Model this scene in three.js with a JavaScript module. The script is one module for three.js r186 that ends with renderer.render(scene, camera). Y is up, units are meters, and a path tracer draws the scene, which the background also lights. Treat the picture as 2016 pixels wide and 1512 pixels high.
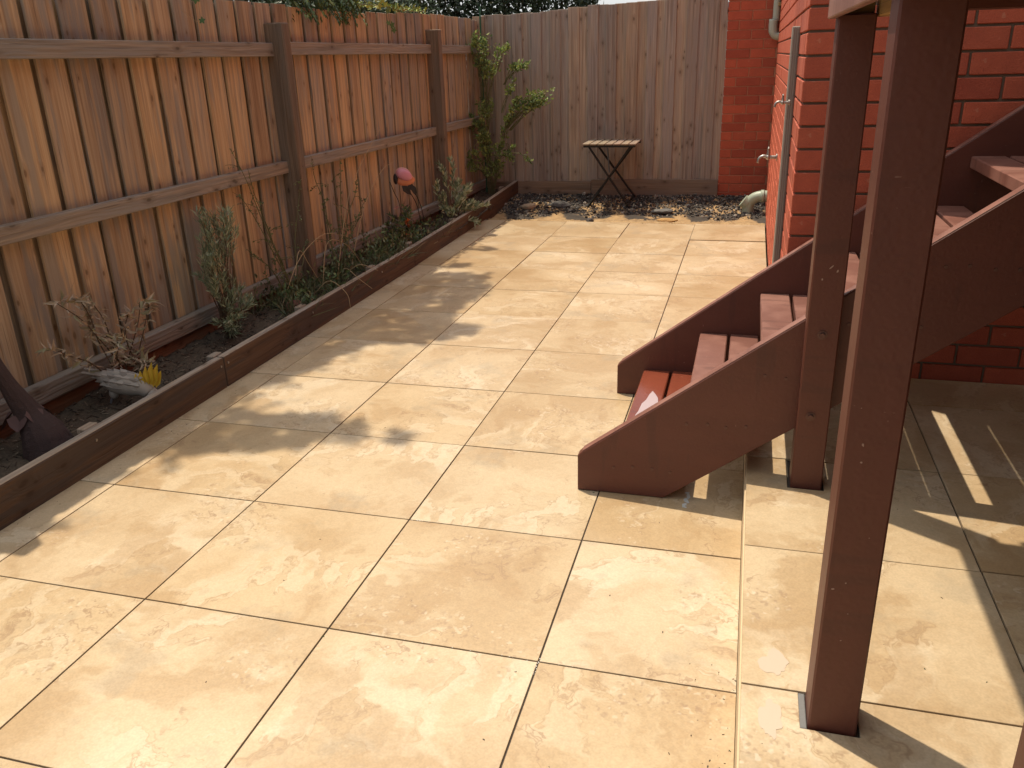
import * as THREE from 'three';
import { ConvexGeometry } from 'three/addons/geometries/ConvexGeometry.js';
import { mergeGeometries } from 'three/addons/utils/BufferGeometryUtils.js';

// ---------------------------------------------------------------- camera, sky, sun, exposure
const scene = new THREE.Scene();
const camera = new THREE.PerspectiveCamera(2 * Math.atan(756 / 1641) * 180 / Math.PI, 1024 / 768, 0.05, 600);
camera.position.set(1.6375, 1.46, 1.70);
camera.rotation.set(-0.3718, 0.2781, -0.0312, 'YXZ');
const SUN = new THREE.Vector3(-0.33, 1, -0.215).normalize();
const sun = new THREE.DirectionalLight(new THREE.Color(1.0, 0.88, 0.70), 4.0);
sun.position.copy(SUN).multiplyScalar(30);
sun.castShadow = true; sun.shadow.radius = 1.3; sun.shadow.mapSize.set(4096, 4096);
Object.assign(sun.shadow.camera, { left: -10, right: 10, top: 10, bottom: -10, near: 1, far: 60 });
scene.add(sun, sun.target);
const SKY_LEVEL = 1.05;
{ // hazy summer sky: milky towards the horizon, brighter round the sun
  const w = 512, h = 256, d = new Float32Array(w * h * 4);
  for (let j = 0; j < h; j++) for (let i = 0; i < w; i++) {
    const el = ((j + 0.5) / h - 0.5) * Math.PI, az = ((i + 0.5) / w - 0.5) * 2 * Math.PI;
    const v = new THREE.Vector3(Math.cos(el) * Math.cos(az), Math.sin(el), Math.cos(el) * Math.sin(az));
    const up = Math.max(0, v.y), c = Math.max(0, v.dot(SUN));
    const haze = Math.pow(1 - up, 4), glow = 1.1 * Math.pow(c, 5) + 1.6 * Math.pow(c, 40);
    const k = (j * w + i) * 4, lvl = SKY_LEVEL * (v.y < 0 ? 0.45 : 1);
    d[k] = lvl * (0.47 + 0.26 * haze + glow * 1.0);
    d[k + 1] = lvl * (0.53 + 0.20 * haze + glow * 0.96);
    d[k + 2] = lvl * (0.61 + 0.09 * haze + glow * 0.86);
    d[k + 3] = 1;
  }
  const t = new THREE.DataTexture(d, w, h, THREE.RGBAFormat, THREE.FloatType);
  t.mapping = THREE.EquirectangularReflectionMapping; t.magFilter = t.minFilter = THREE.LinearFilter; t.needsUpdate = true;
  scene.background = t; scene.environment = t;
}
const EXPOSURE = 1.12;

// ---------------------------------------------------------------- helpers
let seed = 20240611;
const rnd = () => { seed = (seed + 0x6D2B79F5) | 0; let t = Math.imul(seed ^ (seed >>> 15), 1 | seed); t = (t + Math.imul(t ^ (t >>> 7), 61 | t)) ^ t; return ((t ^ (t >>> 14)) >>> 0) / 4294967296; };
const rr = (a, b) => a + (b - a) * rnd();
const V = (x, y, z) => new THREE.Vector3(x, y, z);
const lerp = (a, b, t) => a + (b - a) * t, clamp = (x, a = 0, b = 1) => Math.min(b, Math.max(a, x));
const sst = (a, b, x) => { const t = clamp((x - a) / (b - a)); return t * t * (3 - 2 * t); };
const used = {};
const numbered = (n) => { used[n] = (used[n] ?? -1) + 1; return used[n] ? n + '_' + String(used[n]).padStart(3, '0') : n; };
function thing(name, label, category, [x, y, z] = [0, 0, 0], group) {
  const o = new THREE.Group(); o.name = numbered(name); o.position.set(x, y, z); scene.add(o);
  o.userData = { label, category }; if (group) o.userData.group = group;
  return o;
}
function struct(name, label, obj = new THREE.Group()) {
  obj.name = numbered(name); obj.userData = { label, kind: 'structure' }; scene.add(obj); return obj;
}
function part(name, geo, mat, parent, pos, rot) {
  const m = new THREE.Mesh(geo, mat); m.name = name; m.castShadow = m.receiveShadow = true;
  if (pos) m.position.set(...pos); if (rot) m.rotation.set(...rot);
  parent.add(m); return m;
}
function solo(name, label, category, geo, mat, group) { // a thing that is one mesh
  const m = new THREE.Mesh(geo, mat); m.name = numbered(name); m.castShadow = m.receiveShadow = true;
  m.userData = { label, category }; if (group) m.userData.group = group; scene.add(m); return m;
}
// box projection of uv in metres; along = axis that runs along the texture's v
function boxUV(g, along = 1, ou = 0, ov = 0, su = 1, sv = 1) {
  if (g.index) g = g.toNonIndexed();
  g.computeVertexNormals();
  const p = g.attributes.position, n = g.attributes.normal, uv = new Float32Array(p.count * 2);
  for (let i = 0; i < p.count; i++) {
    const N = [Math.abs(n.getX(i)), Math.abs(n.getY(i)), Math.abs(n.getZ(i))], P = [p.getX(i), p.getY(i), p.getZ(i)];
    let a = 0; if (N[1] > N[a]) a = 1; if (N[2] > N[a]) a = 2;
    const rest = [0, 1, 2].filter((k) => k !== a);
    let vAx = rest.includes(along) ? along : rest[1], uAx = rest.find((k) => k !== vAx);
    uv[i * 2] = (P[uAx] + ou) * su; uv[i * 2 + 1] = (P[vAx] + ov) * sv;
  }
  g.setAttribute('uv', new THREE.BufferAttribute(uv, 2));
  return g;
}
function cham(w, h, d, c = 0.003) { // box with chamfered edges
  const pts = [], X = w / 2, Y = h / 2, Z = d / 2;
  for (const i of [-1, 1]) for (const j of [-1, 1]) for (const k of [-1, 1])
    pts.push(V(i * (X - c), j * (Y - c), k * Z), V(i * (X - c), j * Y, k * (Z - c)), V(i * X, j * (Y - c), k * (Z - c)));
  return new ConvexGeometry(pts);
}
function prism(shapePts, depth, bevel = 0.004) { // polygon in x,y pushed along +z
  const s = new THREE.Shape(shapePts.map(([x, y]) => new THREE.Vector2(x, y)));
  return new THREE.ExtrudeGeometry(s, { depth: depth - 2 * bevel, bevelEnabled: true, bevelThickness: bevel, bevelSize: bevel, bevelOffset: -bevel, bevelSegments: 1 }).translate(0, 0, bevel);
}
function tube(points, r0, r1 = r0, sides = 6, seg = 0) { // tapered tube through points
  const ps = points.map((p) => p.isVector3 ? p : V(...p));
  const c = new THREE.CatmullRomCurve3(ps), n = seg || Math.max(2, (ps.length - 1) * 4), pos = [], idx = [], uv = [];
  const fr = c.computeFrenetFrames(n, false);
  for (let i = 0; i <= n; i++) {
    const t = i / n, P = c.getPoint(t), r = Array.isArray(r0) ? lerp(r0[Math.floor(t * (r0.length - 1))], r0[Math.ceil(t * (r0.length - 1))], (t * (r0.length - 1)) % 1) : lerp(r0, r1, t);
    for (let k = 0; k <= sides; k++) {
      const a = k / sides * 2 * Math.PI, x = Math.cos(a) * r, y = Math.sin(a) * r;
      pos.push(P.x + fr.normals[i].x * x + fr.binormals[i].x * y, P.y + fr.normals[i].y * x + fr.binormals[i].y * y, P.z + fr.normals[i].z * x + fr.binormals[i].z * y);
      uv.push(k / sides, t * n * 0.1);
      if (i < n && k < sides) { const q = i * (sides + 1) + k; idx.push(q, q + 1, q + sides + 1, q + 1, q + sides + 2, q + sides + 1); }
    }
  }
  const last = n * (sides + 1);
  for (let k = 1; k < sides - 1; k++) idx.push(0, k + 1, k, last, last + k, last + k + 1);
  const g = new THREE.BufferGeometry();
  g.setAttribute('position', new THREE.Float32BufferAttribute(pos, 3)); g.setAttribute('uv', new THREE.Float32BufferAttribute(uv, 2));
  g.setIndex(idx); g.computeVertexNormals(); return g.toNonIndexed();
}
const merge = (gs) => mergeGeometries(gs.map((g) => { g = g.index ? g.toNonIndexed() : g; for (const k of Object.keys(g.attributes)) if (!['position', 'normal', 'uv'].includes(k)) g.deleteAttribute(k); if (!g.attributes.uv) g = boxUV(g); return g; }));

// ---------------------------------------------------------------- noise and textures
const PERM = new Float32Array(65536); for (let i = 0; i < 65536; i++) PERM[i] = rnd();
const hsh = (x, y, s) => PERM[(Math.imul(x, 374761) ^ Math.imul(y, 668265) ^ Math.imul(s + 1, 7919 * 131)) >>> 3 & 65535];
function noise(x, y, px, py, s) {
  const xi = Math.floor(x), yi = Math.floor(y), fx = x - xi, fy = y - yi;
  const a = ((xi % px) + px) % px, b = ((yi % py) + py) % py, a1 = (a + 1) % px, b1 = (b + 1) % py;
  const u = fx * fx * (3 - 2 * fx), v = fy * fy * (3 - 2 * fy);
  const p = hsh(a, b, s), q = hsh(a1, b, s), r = hsh(a, b1, s), t = hsh(a1, b1, s);
  return p + (q - p) * u + (r - p) * v + (p - q - r + t) * u * v;
}
function fbm(x, y, px, py, o, s) { let f = 0, a = 0.5, n = 0; for (let i = 0; i < o; i++) { f += a * noise(x, y, px, py, s + i * 17); n += a; a *= 0.5; x *= 2; y *= 2; px *= 2; py *= 2; } return f / n; }
const toS = (x) => { x = clamp(x); return 255 * (x <= 0.0031308 ? 12.92 * x : 1.055 * Math.pow(x, 1 / 2.4) - 0.055); };
function tex(w, h, fn, color = true) {
  const d = new Uint8Array(w * h * 4);
  for (let j = 0; j < h; j++) for (let i = 0; i < w; i++) {
    const c = fn((i + 0.5) / w, (j + 0.5) / h), k = (j * w + i) * 4;
    if (color) { d[k] = toS(c[0]); d[k + 1] = toS(c[1]); d[k + 2] = toS(c[2]); } else d[k] = d[k + 1] = d[k + 2] = 255 * clamp(c);
    d[k + 3] = 255;
  }
  const t = new THREE.DataTexture(d, w, h, THREE.RGBAFormat);
  t.wrapS = t.wrapT = THREE.RepeatWrapping; t.magFilter = THREE.LinearFilter; t.minFilter = THREE.LinearMipmapLinearFilter; t.generateMipmaps = true;
  if (color) t.colorSpace = THREE.SRGBColorSpace; t.needsUpdate = true; return t;
}
const mixc = (a, b, t) => [lerp(a[0], b[0], t), lerp(a[1], b[1], t), lerp(a[2], b[2], t)];
const mulc = (a, k) => [a[0] * k, a[1] * k, a[2] * k];

// travertine look porcelain: flowing cream, honey and tan clouds with fine brown veins and pits
function rough(x, y, px, py, o, s, g = 0.62) { let f = 0, a = 1, n = 0; for (let i = 0; i < o; i++) { f += a * noise(x, y, px, py, s + i * 17); n += a; a *= g; x *= 2; y *= 2; px *= 2; py *= 2; } return f / n; }
function travertine(s, sx, sy) {
  return tex(1024, 1024, (u, v) => {
    const w1 = rough(u * 3, v * 3, 3, 3, 6, s), w2 = rough(u * 3 + 5, v * 3 + 2, 3, 3, 6, s + 60);
    const x = u + (w1 - 0.5) * 0.30, y = v + (w2 - 0.5) * 0.30;
    const cl = rough(x * sx, y * sy, sx, sy, 8, s + 100, 0.68), big = fbm(x * 3, y * 3, 3, 3, 4, s + 200);
    const band = rough(x * 3, y * 8, 3, 8, 7, s + 300, 0.6);
    let c = mixc([0.485, 0.352, 0.208], [0.575, 0.445, 0.285], sst(0.36, 0.62, cl * 0.65 + big * 0.35));
    c = mixc(c, [0.635, 0.525, 0.375], sst(0.495, 0.545, band) * (1 - sst(0.57, 0.68, band)) * 0.62 * sst(0.38, 0.54, big));
    c = mixc(c, [0.40, 0.262, 0.135], sst(0.52, 0.66, rough(x * 4, y * 6, 4, 6, 7, s + 400)) * 0.48);
    c = mixc(c, [0.36, 0.30, 0.215], sst(0.58, 0.72, rough(u * 5, v * 5, 5, 5, 6, s + 450)) * 0.35);
    const vm = sst(0.48, 0.64, fbm(u * 4, v * 4, 4, 4, 3, s + 600));
    c = mixc(c, [0.33, 0.215, 0.125], (1 - sst(0.0, 0.014, Math.abs(band - 0.503))) * sst(0.40, 0.56, big) * 0.5);
    c = mixc(c, [0.34, 0.225, 0.135], (1 - sst(0.0, 0.014, Math.abs(rough(x * 4, y * 5, 4, 5, 7, s + 500, 0.6) - 0.5))) * vm * 0.7);
    const pm = sst(0.55, 0.72, rough(u * 6, v * 6, 6, 6, 4, s + 720)), pit = rough(u * 110, v * 110, 110, 110, 2, s + 700);
    c = mixc(c, [0.33, 0.22, 0.14], pm * sst(0.62, 0.8, pit) * 0.55);
    c = mixc(c, [0.70, 0.60, 0.46], pm * sst(0.66, 0.82, rough(u * 90 + 9, v * 90, 90, 90, 2, s + 740)) * 0.45);
    return mulc(c, 0.90 + 0.16 * noise(u * 340, v * 340, 340, 340, s + 800) + 0.06 * noise(u * 90, v * 90, 90, 90, s + 820));
  });
}
const tvA = travertine(11, 4, 4), tvB = travertine(2011, 3, 5), tvC = travertine(5011, 5, 3);
const tvRough = tex(512, 512, (u, v) => 0.26 + 0.22 * fbm(u * 5, v * 5, 5, 5, 5, 77), false);
const tvBump = tex(512, 512, (u, v) => 0.5 * fbm(u * 20, v * 20, 20, 20, 4, 88) + 0.5 * noise(u * 170, v * 170, 170, 170, 89), false);

// softwood: 0.5 m across, 2 m along
const knots = []; for (let i = 0; i < 26; i++) knots.push([rnd(), rnd(), rr(0.5, 1.2)]);
function woodField(u, v, s) {
  let wob = 0, k = 0, ring = 0;
  for (const [ku, kv, kr] of knots) {
    let du = Math.abs(u - ku); du = Math.min(du, 1 - du); let dv = Math.abs(v - kv); dv = Math.min(dv, 1 - dv);
    const d = Math.hypot(du / 0.022, dv / 0.011) / kr;
    if (d < 5) { wob += Math.exp(-d * d * 0.18) * 1.4; k = Math.max(k, 1 - sst(0.35, 1.0, d)); ring = Math.max(ring, (1 - sst(1, 2.6, d)) * 0.7); }
  }
  const w = fbm(u * 6, v * 5, 6, 5, 3, s) * 2.4 + wob;
  const line = 0.5 + 0.5 * Math.sin(2 * Math.PI * (u * 22 + w));
  const streak = fbm(u * 60, v * 5, 60, 5, 3, s + 40), fine = noise(u * 256, v * 14, 256, 14, s + 60), crack = noise(u * 120, v * 7, 120, 7, s + 90);
  return { line, streak, fine, crack, k, ring };
}
function wood(s, base, light, dark, grey, greyAmt) {
  return tex(512, 1024, (u, v) => {
    const f = woodField(u, v, s), g = fbm(u * 9, v * 6, 9, 6, 4, s + 200), g2 = fbm(u * 30, v * 4, 30, 4, 3, s + 220);
    let c = mixc(base, light, sst(0.3, 0.7, f.streak));
    c = mixc(c, dark, 0.17 * sst(0.45, 1, f.line) * (0.4 + f.fine));
    c = mixc(c, grey, clamp(sst(0.40, 0.62, g * 0.65 + g2 * 0.35) * greyAmt * 1.5, 0, 0.95));
    c = mixc(c, dark, sst(0.56, 0.74, fbm(u * 22, v * 3 + 3, 22, 3, 4, s + 260)) * 0.5);
    c = mixc(c, mulc(dark, 0.75), sst(0.86, 0.95, f.crack) * 0.6);
    c = mixc(c, mulc(dark, 0.55), f.k * 0.85); c = mixc(c, dark, f.ring * 0.55);
    return mulc(c, 0.92 + 0.16 * f.fine);
  });
}
const wdWarm = wood(31, [0.435, 0.282, 0.162], [0.52, 0.365, 0.228], [0.235, 0.140, 0.078], [0.305, 0.250, 0.205], 0.74);
const wdGrey = wood(431, [0.355, 0.275, 0.205], [0.43, 0.35, 0.275], [0.20, 0.145, 0.105], [0.335, 0.28, 0.235], 0.75);
const wdRail = wood(731, [0.27, 0.215, 0.165], [0.35, 0.285, 0.225], [0.15, 0.112, 0.082], [0.27, 0.24, 0.21], 0.85);
const wdBump = tex(512, 1024, (u, v) => { const f = woodField(u, v, 31); return 0.45 * f.line + 0.35 * f.fine + 0.35 * f.streak - 0.5 * sst(0.8, 0.93, f.crack) - 0.4 * f.k; }, false);
const brickTex = tex(512, 512, (u, v) => {
  const n = fbm(u * 10, v * 10, 10, 10, 5, 900), sp = noise(u * 128, v * 128, 128, 128, 905), ch = fbm(u * 16, v * 16, 16, 16, 3, 930);
  let c = mixc([0.375, 0.070, 0.033], [0.475, 0.098, 0.045], n);
  c = mixc(c, [0.30, 0.05, 0.028], sst(0.80, 0.94, sp) * 0.35);
  c = mixc(c, [0.58, 0.27, 0.16], sst(0.79, 0.83, ch) * 0.35);
  return mulc(c, 0.9 + 0.2 * noise(u * 200, v * 200, 200, 200, 911));
});
const brickBump = tex(512, 512, (u, v) => 0.6 * fbm(u * 14, v * 14, 14, 14, 5, 950) + 0.4 * noise(u * 150, v * 150, 150, 150, 955), false);
const grain = tex(512, 512, (u, v) => 0.6 * fbm(u * 30, v * 30, 30, 30, 4, 970) + 0.4 * noise(u * 200, v * 200, 200, 200, 975), false);
function paintTex(s, dust) {
  return tex(1024, 1024, (u, v) => {
    const n = fbm(u * 6, v * 6, 6, 6, 5, s), d = sst(0.35, 0.75, fbm(u * 9, v * 9, 9, 9, 5, s + 30));
    let c = mixc([0.084, 0.0215, 0.0125], [0.125, 0.034, 0.0195], n * 0.6 + 0.4 * fbm(u * 40, v * 5, 40, 5, 4, s + 15));
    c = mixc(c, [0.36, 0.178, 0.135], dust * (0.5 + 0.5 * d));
    c = mixc(c, [0.45, 0.30, 0.24], sst(0.95, 0.99, noise(u * 150, v * 150, 150, 150, s + 60)) * 0.4 * sst(0.55, 0.75, fbm(u * 8, v * 8, 8, 8, 3, s + 70)));
    c = mixc(c, [0.05, 0.017, 0.012], sst(0.62, 0.8, fbm(u * 5, v * 30, 5, 30, 3, s + 90)) * 0.3);
    return c;
  });
}
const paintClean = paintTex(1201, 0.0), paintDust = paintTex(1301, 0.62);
const soilTex = tex(512, 512, (u, v) => {
  const n = fbm(u * 12, v * 12, 12, 12, 5, 1400), k = noise(u * 120, v * 120, 120, 120, 1410);
  return mulc(mixc([0.045, 0.032, 0.022], [0.115, 0.085, 0.058], n), 0.7 + 0.6 * k);
});

// ---------------------------------------------------------------- materials
const std = (o) => new THREE.MeshStandardMaterial(o);
const tint = (m, k, extra = {}) => { const c = m.clone(); c.color.setRGB(...(Array.isArray(k) ? k : [k, k, k])); Object.assign(c, extra); return c; };
const mTile = [];
for (const t of [tvA, tvB, tvC]) for (const k of [[0.94, 0.935, 0.93], [0.90, 0.87, 0.82], [0.96, 0.965, 0.98], [0.91, 0.90, 0.88]]) mTile.push(std({ map: t, color: new THREE.Color(...k), roughness: 1, roughnessMap: tvRough, bumpMap: tvBump, bumpScale: 0.0006 }));
const mGrout = std({ color: new THREE.Color(0.058, 0.043, 0.032), roughness: 0.95 });
const mGroutPale = std({ color: new THREE.Color(0.56, 0.43, 0.27), roughness: 0.9, bumpMap: grain, bumpScale: 0.001 });
const mConcrete = std({ color: new THREE.Color(0.17, 0.165, 0.16), roughness: 0.95, bumpMap: grain, bumpScale: 0.002 });
const mPalingBase = std({ map: wdWarm, roughness: 0.85, bumpMap: wdBump, bumpScale: 0.0012 });
const mPaling = [[1, 1, 1], [1.12, 1.1, 1.02], [0.84, 0.85, 0.88], [0.92, 0.99, 1.1], [1.1, 1.0, 0.88], [0.74, 0.78, 0.84]].map((k) => tint(mPalingBase, k));
const mBackBase = std({ map: wdGrey, roughness: 0.9, bumpMap: wdBump, bumpScale: 0.0012 });
const mBack = [[1, 1, 1], [1.12, 1.08, 1.02], [0.86, 0.87, 0.9], [1.02, 0.95, 0.86], [0.94, 0.97, 1.03]].map((k) => tint(mBackBase, k));
const mRail = std({ map: wdRail, roughness: 0.9, bumpMap: wdBump, bumpScale: 0.002 });
const mPost = tint(mRail, [0.62, 0.52, 0.45]);
const mSleeper = std({ map: wdWarm, color: new THREE.Color(0.24, 0.20, 0.185), roughness: 0.8, bumpMap: wdBump, bumpScale: 0.001 });
const mSleeperTop = tint(mRail, [1.25, 1.2, 1.15]);
const mBrick = [[1, 1, 1], [0.9, 0.88, 0.88], [1.08, 1.1, 1.08], [0.97, 1.03, 1.03], [0.80, 0.76, 0.76]].map((k) => std({ map: brickTex, color: new THREE.Color(...k), roughness: 0.72, bumpMap: brickBump, bumpScale: 0.002 }));
const mMortar = std({ color: new THREE.Color(0.17, 0.125, 0.085), roughness: 0.95, bumpMap: grain, bumpScale: 0.003 });
const mMortarRed = std({ color: new THREE.Color(0.42, 0.20, 0.12), roughness: 0.95, bumpMap: grain, bumpScale: 0.003 });
const mPaint = std({ map: paintClean, roughness: 0.5, bumpMap: grain, bumpScale: 0.0009 });
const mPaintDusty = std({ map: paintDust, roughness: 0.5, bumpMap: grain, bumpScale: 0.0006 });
const mRaw = std({ map: wdWarm, color: new THREE.Color(0.85, 0.75, 0.45), roughness: 0.85 });
const mSteel = std({ color: new THREE.Color(0.34, 0.32, 0.29), roughness: 0.42, metalness: 0.9 });
const mBolt = std({ color: new THREE.Color(0.12, 0.055, 0.04), roughness: 0.5, metalness: 0.3 });
const mPVC = std({ color: new THREE.Color(0.33, 0.385, 0.30), roughness: 0.45 });
const mPVC2 = std({ color: new THREE.Color(0.40, 0.42, 0.34), roughness: 0.5 });
const mTrunking = std({ color: new THREE.Color(0.27, 0.24, 0.205), roughness: 0.5 });
const mSoil = std({ map: soilTex, roughness: 1 });
const mBlack = std({ color: new THREE.Color(0.014, 0.013, 0.012), roughness: 0.5, metalness: 0.4 });
const leafMat = (rough = 0.6) => new THREE.MeshStandardMaterial({ vertexColors: true, roughness: rough, side: THREE.DoubleSide });
const mLeafThin = new THREE.MeshPhysicalMaterial({ vertexColors: true, roughness: 0.9, transmission: 0.4, thickness: 0, side: THREE.DoubleSide });
const mLeaf = leafMat(0.55), mLeafDry = leafMat(0.85);
const mStemBrown = std({ color: new THREE.Color(0.10, 0.065, 0.04), roughness: 0.9 });
const mStemGreen = std({ color: new THREE.Color(0.12, 0.12, 0.05), roughness: 0.8 });
const mStraw = std({ color: new THREE.Color(0.40, 0.29, 0.16), roughness: 0.85 });

// ---------------------------------------------------------------- ground, patios
{ // one sheet out to the horizon
  const g = new THREE.PlaneGeometry(400, 400).rotateX(-Math.PI / 2); 
  const uv = g.attributes.uv; for (let i = 0; i < uv.count; i++) uv.setXY(i, uv.getX(i) * 400, uv.getY(i) * 400);
  const m = new THREE.Mesh(g, std({ map: soilTex, color: new THREE.Color(1.6, 1.5, 1.3), roughness: 1 })); m.receiveShadow = true; m.position.y = -0.09;
  struct('ground', 'bare brown ground below and beyond the yard', m);
}
const H = 0.13, GAP = 0.0052;
const tileUV = (g) => {
  const r = Math.floor(rnd() * 4), ou = rnd() * 3, ov = rnd() * 3, p = g.attributes.position, uv = new Float32Array(p.count * 2);
  for (let i = 0; i < p.count; i++) { let a = p.getX(i), b = p.getZ(i); if (r & 1) [a, b] = [b, a]; if (r & 2) { a = -a; b = -b; } uv[2 * i] = (a + ou) / 1.25; uv[2 * i + 1] = (b + ov + p.getY(i)) / 1.25; }
  g.setAttribute('uv', new THREE.BufferAttribute(uv, 2)); return g;
};
function tile(parent, x0, x1, z0, z1, top, holes) {
  const a = GAP / 2, th = 0.02; let g;
  if (holes) { // notched round a post: outline in (x, -z)
    const [hx0, hx1, hz] = holes;
    g = prism([[x0 + a, -(z1 - a)], [x1 - a, -(z1 - a)], [x1 - a, -(z0 + a)], [hx1, -(z0 + a)], [hx1, -hz], [hx0, -hz], [hx0, -(z0 + a)], [x0 + a, -(z0 + a)]], th, 0.001);
    g.rotateX(-Math.PI / 2).translate(0, top - th, 0);
  } else g = cham(x1 - x0 - GAP, th, z1 - z0 - GAP, 0.0008).translate((x0 + x1) / 2, top - th / 2, (z0 + z1) / 2);
  const n = part('tile', tileUV(g.index ? g.toNonIndexed() : g), mTile[Math.floor(rnd() * mTile.length)], parent);
  n.rotation.set(rr(-1, 1) * 0.0006, 0, rr(-1, 1) * 0.0006); return n;
}
const patio = struct('patio', 'lower patio of large cream travertine look tiles');
part('grout', new THREE.BoxGeometry(2.66, 0.06, 9.6).translate(0.483, -0.0345, -1.32), mGrout, patio);
{
  const xs = [-0.84, -0.6, 0, 0.6, 1.2], zs = [3.0, 2.4, 1.8, 1.2, 0.6, 0, -0.6, -1.2, -1.8, -2.4, -3.0, -3.6, -4.2, -4.8, -5.4, -6.115];
  for (let j = 0; j + 1 < zs.length; j++) {
    for (let i = 0; i < 4; i++) tile(patio, i ? xs[i] : xs[i], xs[i + 1], zs[j + 1], zs[j], 0);
    tile(patio, 1.2, zs[j] > -1.9 + 0.05 && zs[j + 1] > -1.9 ? 1.70 : 1.815, zs[j + 1], zs[j], 0);
  }
}
const raised = struct('raised_patio', 'raised patio of cream tiles under the timber stairs and deck');
part('slab', new THREE.BoxGeometry(3.5, 0.16, 5.0).translate(1.706 + 1.75, H - 0.0075 - 0.08, 0.515), mGrout, raised);
part('riser', boxUV(new THREE.BoxGeometry(0.006, H - 0.022, 4.97).translate(1.7015, (H - 0.022) / 2, 0.515)), mGroutPale, raised);
{
  const xs = [1.700, 2.322, 2.92, 3.52, 4.12, 4.72], zs = [3.05, 2.5, 1.9, 1.3, 0.705, 0.115, -0.475, -1.07, -1.67, -1.975];
  for (let j = 0; j + 1 < zs.length; j++) for (let i = 0; i < 5; i++) {
    const hole = i === 0 && zs[j + 1] === 0.115 ? [1.824, 1.943, 0.226] : i === 0 && zs[j + 1] === -1.07 ? [1.832, 1.946, -0.858] : null;
    tile(raised, xs[i], xs[i + 1], zs[j + 1], zs[j], H, hole);
  }
}
{ // loose grit and leaf crumbs on the paving
  const g = cham(1, 0.35, 0.6, 0.12), m = new THREE.InstancedMesh(g, std({ roughness: 0.95 }), 260), d = new THREE.Object3D(); m.name = 'grit'; m.castShadow = m.receiveShadow = true; m.userData = { label: 'scattered dark grit and leaf crumbs lying on the cream tiles', kind: 'stuff' };
  for (let i = 0; i < 260; i++) { let x, z, y = 0; const q = rnd(); if (q < 0.3) { x = 1.695 - Math.abs(rr(-1, 1) * rr(0, 0.16)); z = rr(-0.1, 0.5); } else if (q < 0.55) { x = -0.745 + Math.abs(rr(-1, 1) * rr(0, 0.25)); z = rr(-6, 0.2); } else if (q < 0.7) { x = rr(1.72, 2.9); z = rr(-1.9, 0.7); y = H; } else { x = rr(-0.7, 1.68); z = rr(-6, 0.7); }
    const s = rr(0.0015, 0.0045); d.position.set(x, y + s * 0.15, z); d.rotation.set(rr(-0.2, 0.2), rr(0, 6.3), rr(-0.2, 0.2)); d.scale.set(s * rr(1, 2), s, s); d.updateMatrix(); m.setMatrixAt(i, d.matrix); m.setColorAt(i, new THREE.Color(...[[0.05, 0.04, 0.03], [0.10, 0.07, 0.04], [0.07, 0.08, 0.04]][Math.floor(rnd() * 3)])); }
  for (let i = 0; i < 34; i++) { const [x, z] = i < 12 ? [0.61 + rr(0, 0.05), -0.6 + rr(-1, 1) * 0.003] : i < 22 ? [rr(0.75, 1.35), rr(-1, 1) * 0.003] : [1.2 + rr(-1, 1) * 0.003, rr(-0.02, 0.05)]; const s = rr(0.0015, 0.003); d.position.set(x, 0.001, z); d.rotation.set(0, rr(0, 6.3), 0); d.scale.set(s * 1.4, s, s); d.updateMatrix(); m.setMatrixAt(i, d.matrix); m.setColorAt(i, new THREE.Color(0.75, 0.72, 0.66)); }
  scene.add(m);
}
{ // dried residue left on the tiles and a drip of white paint: matter with an outline of its own
  const blot = (cx, cz, rx, rz, y, s, n = 44) => {
    const sh = new THREE.Shape(); for (let i = 0; i < n; i++) { const a = i / n * 6.2832, k = 0.45 + 1.0 * fbm(Math.cos(a) * 1.5 + 9, Math.sin(a) * 1.5 + 9, 64, 64, 3, s); const x = cx + Math.cos(a) * rx * k, z = cz + Math.sin(a) * rz * k; i ? sh.lineTo(x, -z) : sh.moveTo(x, -z); }
    return new THREE.ExtrudeGeometry(sh, { depth: 0.0008, bevelEnabled: false }).rotateX(-Math.PI / 2).translate(0, y, 0);
  };
  const mResidue = std({ color: new THREE.Color(0.54, 0.43, 0.325), roughness: 0.5 });
  part('residue', boxUV(blot(1.775, 0.035, 0.035, 0.045, H, 5)), mResidue, raised); part('residue', boxUV(blot(1.765, 0.215, 0.025, 0.06, H, 8)), mResidue, raised);
  const drips = []; for (let i = 0; i < 13; i++) drips.push(blot(1.508 + rr(-0.006, 0.006), -0.985 + i * 0.0085, rr(0.004, 0.009), rr(0.004, 0.008), 0.0016, 40 + i, 9));
  const m = part('paint_drip', boxUV(merge(drips)), std({ color: new THREE.Color(0.62, 0.64, 0.62), roughness: 0.6 }), patio); m.userData.label = 'white paint drips';
}

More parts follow.
